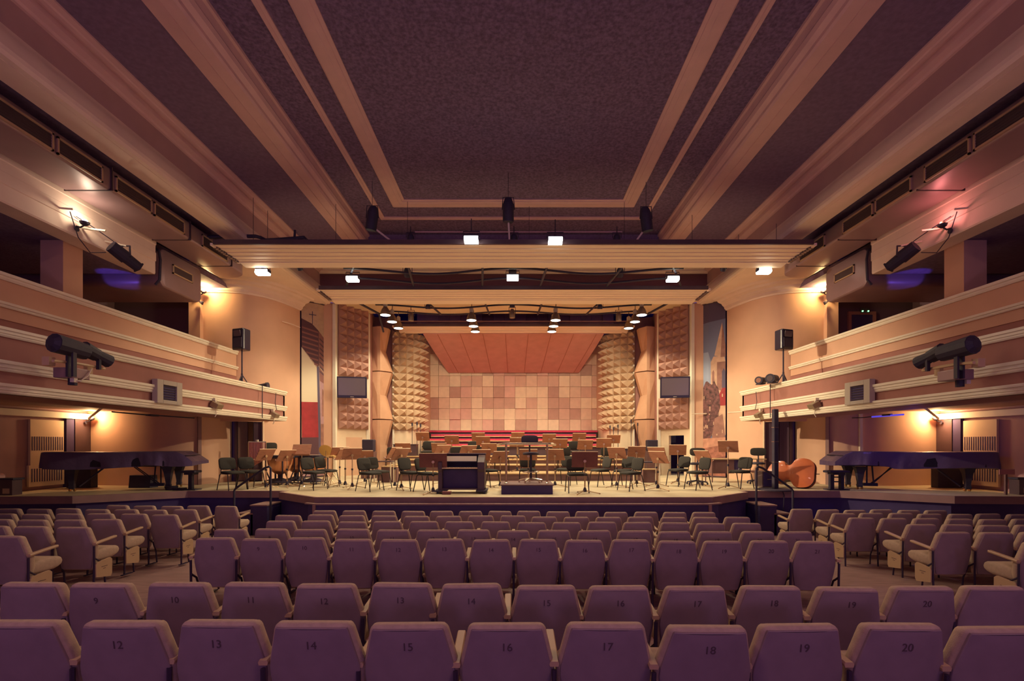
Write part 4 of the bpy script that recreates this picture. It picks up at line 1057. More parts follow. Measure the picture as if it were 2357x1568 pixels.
for px, d, h, lb in ((898, 15.7, .50, 'wooden box standing on the stage before the left riser end'), (1495, 15.6, .42, 'wooden box with pale top before the right riser end')):
    t = thing('wooden_box', lb, 'box', (wx(px, d), d, ST)); mb = MB(); mb.box(-.24, .24, -.15, .15, 0, h - .025); mb.build('body', 'riser_wood', t); mb = MB(); mb.box(-.25, .25, -.16, .16, h - .025, h); mb.build('top', 'riser_top', t)
t = thing('wood_cabinet', 'low dark wooden cabinet on the risers left of the red steps', 'cabinet', (wx(932, 19.5), 19.9, ST + .72)); mb = MB(); mb.box(-.55, .35, 0, .5, 0, .45); mb.build('body', 'wood_dark', t); mb = MB(); mb.box(-.57, .37, -.02, .5, .45, .47); mb.build('top', 'wood_dark', t)
t = thing('wood_cabinet', 'low dark wooden cabinet on the risers right of the red steps', 'cabinet', (wx(1440, 19.5), 19.9, ST + .72)); mb = MB(); mb.box(-.55, .6, 0, .5, 0, .27); mb.build('body', 'wood_dark', t); mb = MB(); mb.box(-.57, .62, -.02, .5, .27, .29); mb.build('top', 'wood_dark', t)
# microphone stands at the rear corners
for i, (px, py, d, lb) in enumerate(((951, 976, 20.6, 'left'), (962, 974, 20.8, 'middle'), (970, 978, 21.0, 'right'))):
    t = thing('microphone_stand', 'thin black microphone stand, %s one beside the left pale column' % lb, 'stand', (wx(px, d), d - .2, ST + .72))
    z = wz(py, d) - ST - .72
    mb = MB(); mb.cyl((0, 0, 0), (0, 0, z), .012, n=6); mb.build('pole', 'black', t); mb = MB(); mb.cyl((0, 0, z - .1), (0, 0, z + .04), .032, n=8); mb.build('microphone', 'black', t); mb = MB(); mb.lathe([(.14, 0), (.14, .02), (.02, .04)], 12); mb.build('base', 'black', t)
for i, (px, py, d, lb) in enumerate(((1402, 980, 20.7, 'leftmost'), (1410, 984, 20.5, 'second'), (1420, 978, 20.4, 'third'), (1450, 966, 20.3, 'tallest'), (1465, 974, 20.2, 'rightmost'))):
    t = thing('microphone_stand', 'thin black microphone stand, %s of five beside the right pale column' % lb, 'stand', (wx(px, d), d - .2, ST + (.72)))
    z = wz(py, d) - ST - .72
    mb = MB(); mb.cyl((0, 0, 0), (0, 0, z), .012, n=6); mb.build('pole', 'black', t); mb = MB(); mb.cyl((0, 0, z - .12), (0, 0, z), .026, n=8); mb.build('microphone', 'black', t); mb = MB(); mb.lathe([(.14, 0), (.14, .02), (.02, .04)], 12); mb.build('base', 'black', t)

# ================================================================== GRAND PIANOS
def piano(s, loc, rz, label, L):
    t = thing('grand_piano', label, 'piano', loc, rz)
    # local: +x towards the keyboard end (mirrored by s), y away from the audience
    plan = [(-L, .10), (-L, .55), (-L + .15, .85), (-L * .7, 1.0), (-L * .45, 1.15), (-L * .25, 1.45), (-L * .12, 1.55), (0, 1.55), (0, 0), (-L * .12, 0), (-L * .25, 0), (-L * .45, 0), (-L * .7, .0), (-L + .06, .02)]
    plan = [(x, y * .82) for x, y in plan]
    def sub(pl, n=5):
        out = []
        for i, a in enumerate(pl):
            b = pl[(i + 1) % len(pl)]
            for k in range(n): out.append((a[0] + (b[0] - a[0]) * k / n, a[1] + (b[1] - a[1]) * k / n))
        return out
    pl = sub(plan); cx, cy = -L / 2, .5; rn = random.Random(4 + s)
    ph = [rn.uniform(0, 6) for _ in range(6)]
    mb = MB(); rings = []
    for z, g, wv in ((.58, -.01, .03), (.68, -.01, .028), (.80, -.01, .018), (.92, -.01, .008), (.985, -.015, 0), (1.0, -.05, 0)):
        r = []
        for i, (x, y) in enumerate(pl):
            d = Vector((x - cx, (y - cy) * 1.5)).normalized(); a = i * .9
            f = wv * (math.sin(a + ph[0]) + .7 * math.sin(2.3 * a + ph[1]))
            xx = x + d.x * (g + f); yy = y + d.y * (g + f)
            if x > -.25: xx += (.20 if z < .75 else .12 if z < .9 else -.03 if z < .95 else -.16) * (1 + x / .25 if x > -.25 else 0)
            zz = z + (.025 * math.sin(i * .35 + ph[2]) if z < .6 else 0) + (.05 if z < .7 and x > -1 else 0) * (1)
            r.append((-s * xx, yy, zz))
        rings.append(r)
    mb.loft(rings); mb.build('cover', 'black_vinyl', t, smooth=45)
    mb = MB(); mb.loft([[(-s * x * .985 - s * .02, cy + (y - cy) * .95, z) for x, y in pl] for z in (.62, .9)]); mb.build('body', 'black_gloss', t)
    for x, y in ((-L + .55, .3), (-.45, .25), (-.45, 1.05)):
        mb = MB(); k = -s * x
        mb.loft([[(k + a * .085 * q, y + b * .085 * q, z) for a, b in ((-1, -1), (1, -1), (1, 1), (-1, 1))] for z, q in ((.06, .62), (.12, .7), (.14, .6), (.2, .62), (.45, 1.0), (.6, 1.5))])
        lg = mb.build('leg', 'black', t)
        for q in (-.05, .05): mb = MB(); mb.cyl((k + q - .02, y, .035), (k + q + .02, y, .035), .035, n=10); mb.build('castor', 'brass', lg)
    k = -s * -.75
    mb = MB(); mb.box(k - .16, k + .16, .35, .45, .08, .16); mb.cyl((k - .08, .4, .15), (k - .06, .45, .62), .02, n=6); mb.cyl((k + .08, .4, .15), (k + .06, .45, .62), .02, n=6)
    mb.tube([(k, .45, .12), (-s * -1.35, .5, .62)], .014, 6); mb.tube([(k + .06, .45, .12), (-s * -1.3, .5, .62)], .014, 6); mb.build('pedal_lyre', 'black', t)
    mb = MB(); mb.tube([(-s * (-L + .7), .3, .12), (-s * (-L + 1.2), .4, .6)], .022, 6); mb.build('brace', 'black', t)
    return t
a, b = Vector((-8.62, 13.1)), Vector((-11.6, 12.2))
piano(-1, (a.x, a.y, ST), math.atan2((a - b).y, (a - b).x), 'grand piano under black cover at the left end of the stage', 3.12)
a, b = Vector((8.66, 13.1)), Vector((12.0, 12.2))
piano(1, (a.x, a.y, ST), math.atan2((b - a).y, (b - a).x), 'grand piano under black cover at the right end of the stage', 3.4)
for px, d, lb, s in ((440, 13.0, 'black piano bench on a single column by the left piano', -1), (1925, 13.0, 'black two-legged piano bench by the right piano', 1)):
    t = thing('piano_bench', lb, 'bench', (wx(px, d), d, ST))
    w = .19 if s < 0 else .26
    mb = MB(); mb.box(-w, w, -.16, .16, .45, .51); mb.build('seat', 'black', t, bevel=.02)
    mb = MB(); mb.box(-w * .6, w * .6, -.12, .12, .40, .45); mb.build('frame', 'black', t)
    for x in ((0,) if s < 0 else (-.13, .13)):
        mb = MB(); mb.box(x - .045, x + .045, -.05, .05, .02, .40); mb.build('leg', 'black', t)
    mb = MB(); mb.box(-w, w, -.14, .14, 0, .025); mb.build('foot', 'black', t)
    if s > 0: mb = MB(); mb.box(-.13, .13, -.015, .015, .2, .23); mb.box(-.13, .13, -.015, .015, .32, .35); mb.build('stretcher', 'black', t)

# double bass on its side
t = thing('double_bass', 'reddish double bass lying on its side right of the column speaker', 'double bass', (wx(1818, 13.7), 13.7, ST))
def bass_out(n=44):
    pts = []
    ctrl = [(0, -.62), (.22, -.61), (.36, -.50), (.40, -.32), (.375, -.17), (.31, -.11), (.225, -.05), (.205, .03), (.25, .10), (.30, .13), (.31, .24), (.27, .40), (.16, .50), (.04, .55)]
    full = ctrl + [(-x, y) for x, y in reversed(ctrl[1:])]
    m = len(full)
    for i in range(m):
        p0, p1, p2, p3 = [full[(i + k - 1) % m] for k in range(4)]
        for q in range(4):
            u = q / 4
            pts.append(tuple(.5 * (2 * p1[k] + (-p0[k] + p2[k]) * u + (2 * p0[k] - 5 * p1[k] + 4 * p2[k] - p3[k]) * u * u + (-p0[k] + 3 * p1[k] - 3 * p2[k] + p3[k]) * u ** 3) for k in range(2)))
    return pts
BO = bass_out()
# lies with its back to the audience: axis along x (neck to the left), width vertical
R = Matrix.Rotation(math.radians(-46), 4, 'Z') @ Matrix.Translation((0, 0, .40)) @ Matrix.Rotation(math.radians(-14), 4, 'X')
def bp(u, v, t_): return R @ Vector((-v, t_, u))
mb = MB(); mb.loft([[bp(u * k, v * k, tt) for u, v in BO] for tt, k in ((-.135, .55), (-.125, .8), (-.10, .96), (-.095, 1.0))]); mb.build('back', 'varnish', t, smooth=35)
mb = MB(); mb.loft([[bp(u * .965, v * .975, tt) for u, v in BO] for tt in (-.095, .10)]); mb.build('ribs', 'varnish_dark', t, smooth=50)
mb = MB(); mb.loft([[bp(u * k, v * k, tt) for u, v in BO] for tt, k in ((.10, 1.0), (.105, .97), (.13, .6))]); mb.build('front', 'varnish', t, smooth=35)
mb = MB(); mb.tube([bp(0, .5, -.02), bp(0, .8, -.02), bp(0, 1.2, -.03)], .035, 8); mb.build('neck', 'varnish_dark', t)
mb = MB(); mb.tube([bp(0, 1.2, -.03), bp(0, 1.36, -.02), bp(0, 1.42, .03), bp(0, 1.38, .06)], .04, 8); mb.build('scroll', 'varnish_dark', t)
mb = MB(); mb.cyl(bp(0, -.61, 0), bp(0, -.72, 0), .012, n=6); mb.build('endpin', 'chrome', t)
# column loudspeaker
t = thing('column_speaker', 'tall thin black column loudspeaker standing on the right stage edge', 'loudspeaker', (wx(1789, 12.85), 12.95, ST))
mb = MB(); mb.lathe([(.42, 0), (.42, .025), (.40, .035), (.05, .04)], 28); mb.build('base_plate', 'black', t)
mb = MB(); mb.box(-.062, .062, -.065, .065, .04, 2.10); mb.build('column', 'black', t, bevel=.02)
for z in (.72, 1.25, 1.62): mb = MB(); mb.box(-.064, .064, -.068, .066, z, z + .012); mb.build('joint', 'chrome', t)
t = thing('subwoofer', 'square dark bass speaker box behind the column loudspeaker', 'loudspeaker', (wx(1770, 13.5), 13.62, ST)); mb = MB(); mb.box(-.22, .18, -.2, .25, .03, .46); mb.build('cabinet', 'wood_dark', t, bevel=.015); mb = MB(); mb.box(-.19, .15, -.21, -.2, .06, .43); mb.build('grille', 'fascia', t)
mb = MB(); mb.box(-.10, .02, -.225, -.205, .24, .255); mb.build('handle', 'chrome', t)
mb = MB(); mb.tube([(wx(1785, 12.8), 12.75, ST + .012), (wx(1800, 12.7), 12.68, ST + .012), (wx(1806, 12.6), 12.62, ST - .1), (wx(1805, 12.6), 12.66, .3)], .012, 6)
tag(mb.build('speaker_cable', 'black'), 'black cable from the column loudspeaker over the stage edge', 'cable')
# things below and beside the pianos
t = thing('monitor_box', 'square black monitor box on the floor behind the left piano', 'loudspeaker', (wx(327, 13.7), 13.75, ST)); mb = MB(); mb.prism([(-.16, 0), (.16, 0), (.12, .34), (-.12, .34)], 'x', -.29, .29); mb.build('cabinet', 'black', t)
t = thing('cable_coil', 'coil of black cable on the stage under the left piano', 'cable', (wx(382, 12.75), 12.95, ST)); mb = MB()
for k in range(4): mb.tube([((.13 + .01 * k) * math.cos(a), (.10) * math.sin(a), .02 + .025 * k) for a in [2 * PI * q / 16 for q in range(16)]], .013, 5, closed=True)
mb.build('coil', 'black', t); mb = MB(); mb.box(.1, .34, -.1, .1, 0, .06); mb.build('box', 'black', t)
for s, px in ((-1, 182), (1, 2186)):
    t = thing('tall_case', 'tall dark case standing behind the %s piano' % SIDE[s], 'case', (wx(px, 13.6), 13.7, ST)); mb = MB(); mb.box(-.33, .33, -.12, .12, 0, .95); mb.build('body', 'black', t, bevel=.01); mb = MB(); mb.box(-.05, .05, -.14, -.12, .6, .63); mb.build('handle', 'chrome', t)
t = thing('sign_post', 'small pinkish notice board on a wooden post by the right piano tail', 'sign', (wx(2318, 11.75), 11.78, ST)); mb = MB(); mb.box(-.025, .025, -.02, .02, 0, .5); mb.build('post', 'riser_wood', t); mb = MB(); mb.box(-.18, .18, -.035, -.02, .48, .60); mb.build('board', 'pink_board', t)
for s, px, d in ((-1, 24, 11.75), (1, 2350, 11.9)):
    t = thing('storage_crate', 'small dark crate with pale label at the far %s stage end' % SIDE[s], 'crate', (wx(px, d), d, ST)); mb = MB(); mb.box(-.16, .16, -.12, .12, 0, .36); mb.build('body', 'wood_dark', t); mb = MB(); mb.box(-.06, .1, -.125, -.12, .04, .16); mb.build('label_plate', 'seat_arm', t)
    mb = MB(); mb.box(-.2, .2, -.14, .14, .36, .40); mb.build('lid', 'black', t)
# ================================================================== LAMPS
WARM = (1.0, .79, .50); WARM2 = (1.0, .88, .58)
def pendant(x, y, z, label):
    t = thing('pendant_lamp', label, 'lamp', (x, y, z), 0, 'pendant lamps over the stage')
    mb = MB(); mb.lathe([(.18, 0), (.175, .04), (.12, .20), (.07, .27), (.065, .28)], 20); mb.build('shade', 'shade_metal', t, smooth=40)
    mb = MB(); mb.lathe([(.062, .28), (.075, .30), (.075, .42), (.05, .44), (.03, .46)], 14); mb.build('housing', 'grey_plastic', t)
    mb = MB(); mb.lathe([(.172, .004), (.17, -.004), (.12, -.018), (.01, -.022)], 20); mb.build('lamp_glass', 'pendant_glow', t)
    mb = MB(); mb.tube([(0, 0, .46), (.01, 0, .55), (0, 0, .62)], .012, 5); mb.build('hook', 'black', t)
    light('pendant_light', 'SPOT', (x, y, z - .06), 175, WARM2, .10, (x, y, 0), 130, .35)
cols = (((-4.4, 'far left'), (17.15, 18.1, 19.1)), ((-1.5, 'centre left'), (17.8, 18.7, 19.6)), ((1.5, 'centre right'), (17.8, 18.7, 19.6)), ((4.4, 'far right'), (17.15, 18.1, 19.1)))
for (x, nm), ys in cols:
    for i, y in enumerate(ys):
        pendant(x, y, CZ + 4.42 if abs(x) > 2 else CZ + 4.40, 'glowing cone pendant lamp, %s of three in the %s file' % (('front', 'middle', 'rear')[i], nm))
def flood(px, py, d, label, power, aim, cool=False, spot=150, w=.17):
    p = W(px, py, d)
    t = thing('flood_lamp', label, 'lamp', p, 0, 'flood lamps under the ceiling')
    mb = MB(); mb.box(-w, w, -.09, .12, .0, .10); mb.build('housing', 'black', t, bevel=.02)
    if abs(d - 14.2) > .1: mb = MB(); k = -1 if d > 13 else 1; mb.box(-.03, .03, min(0, k * .24), max(0, k * .24), .12, .15); mb.build('hanger', 'black', t)
    mb = MB(); mb.prism([(-.125, -.03), (-.05, -.065), (.08, -.06), (.11, .0), (-.10, .06)], 'x', -w + .01, w - .01); mb.build('lamp_glass', 'lamp_glow_cool' if cool else 'lamp_glow', t)
    mb = MB(); mb.tube([(-w - .02, 0, .05), (-w - .02, 0, .2), (w + .02, 0, .2), (w + .02, 0, .05)], .012, 5); mb.cyl((0, 0, .2), (0, 0, .5), .012, n=5); mb.build('yoke', 'black', t)
    light('flood_light', 'SPOT', (p.x, p.y, p.z - .08), power, WARM, .12, aim, spot, .7 if spot < 155 else .3)
flood(605, 628, 13.4, 'bright flood lamp hung behind the front reflector on the left beside the air duct', 90, (-6.4, 15.0, 1.0), spot=115)
flood(1758, 625, 13.4, 'bright flood lamp hung behind the front reflector on the right beside the air duct', 120, (6.4, 15.0, 1.0), spot=115)
flood(812, 643, 14.2, 'flood lamp at the left end of the wavy truss', 450, (-3.6, 14.2, 1), True, 160)
flood(1180, 640, 14.2, 'flood lamp in the middle of the wavy truss', 400, (0, 14.4, 1), True, 160)
flood(1548, 643, 14.2, 'flood lamp at the right end of the wavy truss', 330, (3.6, 14.2, 1), True, 160)
flood(1085, 553, 11.62, 'left one of two flood lamps hung before the front reflector edge', 330, (-1.0, 9, 1), True, 150)
flood(1278, 555, 11.62, 'right one of two flood lamps hung before the front reflector edge', 330, (1.0, 9, 1), True, 150)

def par(px, py, d, label, r=.10, l=.24, rot=.5, yaw=0, m='black', lens='shade_metal'):
    p = W(px, py, d); t = thing('stage_spotlight', label, 'spotlight', p)
    mb = MB(); mb.X = Matrix.Rotation(yaw, 4, 'Z') @ Matrix.Rotation(rot, 4, 'X'); mb.lathe([(r, -l / 2), (r * 1.05, -l / 2 + .03), (r * .95, l * .2), (r * .6, l / 2), (.01, l / 2 + .02)], 12); mb.build('can', m, t, smooth=40)
    mb = MB(); mb.X = Matrix.Rotation(yaw, 4, 'Z') @ Matrix.Rotation(rot, 4, 'X'); mb.lathe([(r * .9, -l / 2 - .002), (.01, -l / 2 - .006)], 12); mb.build('lens', lens, t)
    mb = MB(); mb.tube([(-r * 1.2, 0, 0), (-r * 1.2, 0, l * .75), (r * 1.2, 0, l * .75), (r * 1.2, 0, 0)], .011, 5); mb.cyl((0, 0, l * .75), (0, 0, l * .75 + .16), .012, n=5); mb.build('yoke', 'black', t)
    return t
for px, nm in ((945, 'left'), (1183, 'centre'), (1420, 'right')): par(px, 547, 12.55, 'small dark floodlight, %s one above the front reflector' % nm, .09, .16, .25, 0, 'black', 'soffit')
for px, py, nm in ((938, 627, 'left'), (1180, 620, 'middle'), (1427, 627, 'right')): par(px, py, 14.5, 'black spotlight can on the wavy truss, %s of three' % nm, .11, .24, .7)
for px, py, d, nm in ((946, 729, 17.6, 'left'), (1179, 722, 17.6, 'middle'), (1424, 729, 17.6, 'right')): par(px, py, d, 'pale metal spotlight hanging under the rear truss, %s of three' % nm, .095, .30, .0, 0, 'shade_metal')
for px, py, d, nm in ((985, 706, 16.9, 'left'), (1179, 703, 16.9, 'middle'), (1381, 706, 16.9, 'right')): par(px, py, d, 'small black spotlight box on the rear truss, %s of three' % nm, .085, .16, .2)
for px, py, d, nm in ((690, 617, 13.6, 'left'), (1665, 619, 13.6, 'right')): par(px, py, d, 'small lamp tucked under the %s ceiling drop behind the front reflector' % nm, .07, .12, .6, 0, 'black', 'white_plastic')
# hanging cylindrical spotlights with poles
for px, py, dx, nm in ((857, 502, -.07, 'left'), (1170, 483, 0, 'middle'), (1487, 504, .07, 'right')):
    p = W(px, py, 12.2); t = thing('hanging_spotlight', 'black cylindrical spotlight hanging before the central ceiling end, %s of three' % nm, 'spotlight', p)
    mb = MB(); mb.X = Matrix.Rotation(-dx * 2.5, 4, 'Y') @ Matrix.Rotation(.12, 4, 'X'); mb.lathe([(.125, -.29), (.135, -.26), (.135, .12), (.11, .2), (.08, .27), (.01, .28)], 16); mb.build('body', 'black', t, smooth=40)
    mb = MB(); mb.tube([(-.15, 0, 0), (-.13, 0, .3), (.13, 0, .3), (.15, 0, 0)], .012, 5); mb.cyl((0, 0, .3), (0, 0, 3.0 if 0 else .9), .006, n=5); mb.build('yoke', 'black', t)
    q = W((908, 1173, 1460)[('left', 'middle', 'right').index(nm)], 556, 12.4)
    mb = MB(); mb.cyl(p + Vector((0, .05, -.2)), q + Vector((0, 0, -.05)), .022, n=8)
    tag(mb.build('support_pole', 'soffit'), 'pale pole joining the %s hanging spotlight to the front reflector' % nm, 'pole')
mb = MB(); mb.cyl(W(955, 534, 12.6), W(1432, 534, 12.6), .016, n=6); tag(mb.build('lighting_bar', 'ceil_trim'), 'thin horizontal bar above the front reflector', 'bar')
# suspension wires
for px, py0, py1, d in ((583, 455, 552, 12.0), (616, 485, 552, 12.2), (773, 470, 560, 12.2), (1593, 495, 560, 12.2), (1700, 540, 565, 12.2), (1787, 515, 565, 12.2), (938, 464, 560, 12.4), (1437, 465, 560, 12.4), (1218, 475, 565, 12.4)):
    mb = MB(); mb.cyl(W(px, py0, d), W(px, py1, d), .006, n=4); tag(mb.build('suspension_wire', 'black'), 'thin wire holding the front reflector to the ceiling', 'wire', 'reflector suspension wires')
# wavy trusses
def wave(x0, x1, y, z, amp, n, ph):
    return [(x0 + (x1 - x0) * i / 60, y + amp * math.cos(ph + n * 2 * PI * ((i / 60) - .5)), z) for i in range(61)]
t = thing('lighting_truss', 'black wavy pipe truss between the front and second reflectors', 'truss', (0, 14.3, CZ + 4.86))
for y in (-.25, .6):
    mb = MB(); mb.tube(wave(-4.7, 4.7, y, 0, -.24, 2, 0), .032, 6); mb.build('pipe', 'black', t)
for x0, x1 in ((-3.05, -2.85), (-.95, -.82), (.82, .95), (2.85, 3.05), (-5.1, -4.2), (5.1, 4.2)):
    mb = MB(); mb.cyl((x0 * 1.0, .95, -.03), (x1 * 1.0, -1.0, .02), .035, n=6); mb.build('crossbar', 'black', t)
t = thing('lighting_truss', 'black wavy pipe truss behind the second reflector, over the stage', 'truss', (0, 17.7, CZ + 4.84))
for y in (-.75, -.1, .75):
    mb = MB(); mb.tube(wave(-4.8, 4.8, y, 0, -.24, 2, 0), .03, 6); mb.build('pipe', 'black', t)
for x0, x1 in ((-3.0, -2.7), (-1.0, -.9), (1.0, .9), (3.0, 2.7)):
    mb = MB(); mb.cyl((x0, -1.0, 0), (x1, .9, -.02), .035, n=6); mb.build('crossbar', 'black', t)
for s in (-1, 1):
    mb = MB(); mb.cyl((s * 5.3, -.9, -.05), (s * 4.9, .5, -.1), .04, n=6)
    if s < 0: mb.cyl((s * 4.9, .5, -.1), (s * 4.92, 1.2, -.6), .04, n=6)
    mb.build('end_bar', 'black', t)

# the outer floods also throw a beam across the hall to the opposite side
light('flood_light', 'SPOT', (-6.72, 13.42, CZ + 4.46), 7000, WARM, .12, (9.0, 14.9, 2.4), 40, .8)
light('flood_light', 'SPOT', (6.72, 13.42, CZ + 4.46), 2700, WARM, .12, (-9.0, 14.9, 2.4), 40, .8)
# wall sconces
def sconce(p, s, label, power, col=(1, .62, .22), glow='sconce_glow', lower=False, up=.12, dirx=None):
    t = thing('wall_lamp', label, 'lamp', p)
    k = dirx or -s
    mb = MB(); mb.tube([(0, 0, 0), (k * .08, 0, -.02), (k * .15, 0, .02)], .018, 6); mb.cyl((0, 0, -.05), (k * .02, 0, -.05), .05, n=10); mb.build('arm', 'black', t)
    mb = MB(); mb.X = Matrix.Translation((k * .16, 0, .02)); mb.lathe([(.03, -.01), (.07, .02), (.085, .06)], 14); mb.build('cup', 'black', t)
    mb = MB(); mb.X = Matrix.Translation((k * .16, 0, .085)); mb.lathe([(.04, -.03), (.055, 0), (.04, .035), (.01, .05)], 12); mb.build('bulb', glow, t)
    if lower: mb = MB(); mb.tube([(0, 0, -.22), (k * .1, 0, -.26)], .02, 6); mb.cyl((k * .08, 0, -.30), (k * .14, 0, -.24), .06, .03, n=10); mb.build('lower_cup', 'black', t)
    light('wall_lamp_light', 'POINT', Vector(p) + Vector((k * .24, -.12 if abs(p[0]) > 9 else 0, up + .02)), power, col, .06)
for s in (-1, 1):
    sd = SIDE[s]
    p = Vector((s * 9.6, 15.22, wz(676, 15.2))); sconce(p, s, 'glowing double wall lamp on the %s end pilaster' % sd, 78, (1, .66, .26), lower=True)
    p = Vector((s * 12.24, 14.3, wz(969, 14.3))); sconce(p, s, 'glowing wall lamp under the balcony above the %s corner pilaster' % sd, 50 if s < 0 else 75, (1, .64, .28))
    if s < 0: sconce(Vector((-8.40, wx(0, 1) and 9.6, wz(521, 9.6))), s, 'wall lamp with violet glow on the left lintel beam', 14, (1, .80, .55), 'violet_glow')
    else: sconce(Vector((8.40, 9.6, wz(526, 9.6))), s, 'unlit looking wall lamp on the right lintel beam', 9, (1, .30, .28), 'shade_metal')
    # blue lit corner in the gallery
    t = thing('blue_lamp', 'small blue flood lamp inside the %s gallery behind the branch duct' % sd, 'lamp', (s * 9.4, 11.0, 5.0)); mb = MB(); mb.box(-.06, .06, -.05, .05, -.04, .06); mb.build('housing', 'black', t); mb = MB(); mb.box(-.05, .05, -.056, -.05, -.03, .05); mb.build('lens', 'blue_gel', t)
    light('blue_light', 'SPOT', (s * 9.4, 11.0, 5.14), 46, (.17, .11, 1), .04, (s * 9.38, 11.97, 6.42), 36, .3)
light('blue_light', 'POINT', (9.3, 11.6, 2.86), 13, (.16, .10, 1), .08)
t = thing('blue_tube_lamp', 'blue tube lamp with cable under the right balcony edge', 'lamp', (8.9, 11.9, 3.0)); mb = MB(); mb.cyl((0, -.5, -.03), (0, .5, -.03), .02, n=8); mb.build('tube', 'blue_gel', t); mb = MB(); mb.tube([(0, .5, -.02), (.02, .8, -.03), (-.02, 1.2, -.02)], .012, 5); mb.box(-.04, .04, -.12, .12, -.03, .01); mb.build('cable', 'black', t)
t = thing('ceiling_cable', 'black cable with junction box under the left balcony edge', 'cable', (-8.6, 11.9, 3.0)); mb = MB(); mb.tube([(0, -1.2, -.012), (0, -.2, -.02), (0, .3, -.012), (.1, 1.4, -.012)], .016, 5); mb.box(-.06, .06, -.14, .14, -.04, 0); mb.build('cable', 'black', t)
for s in (-1, 1):
    mb = MB(); p = [W(1182 + s * (1182 - q[0]), q[1], q[2]) for q in ((205, 963, 14.1), (236, 938, 12.2))]; mb.tube(p, .03, 6)
    tag(mb.build('conduit', 'white_trim'), 'pale pipe slanting from the %s wall lamp up to the balcony edge' % SIDE[s], 'conduit')

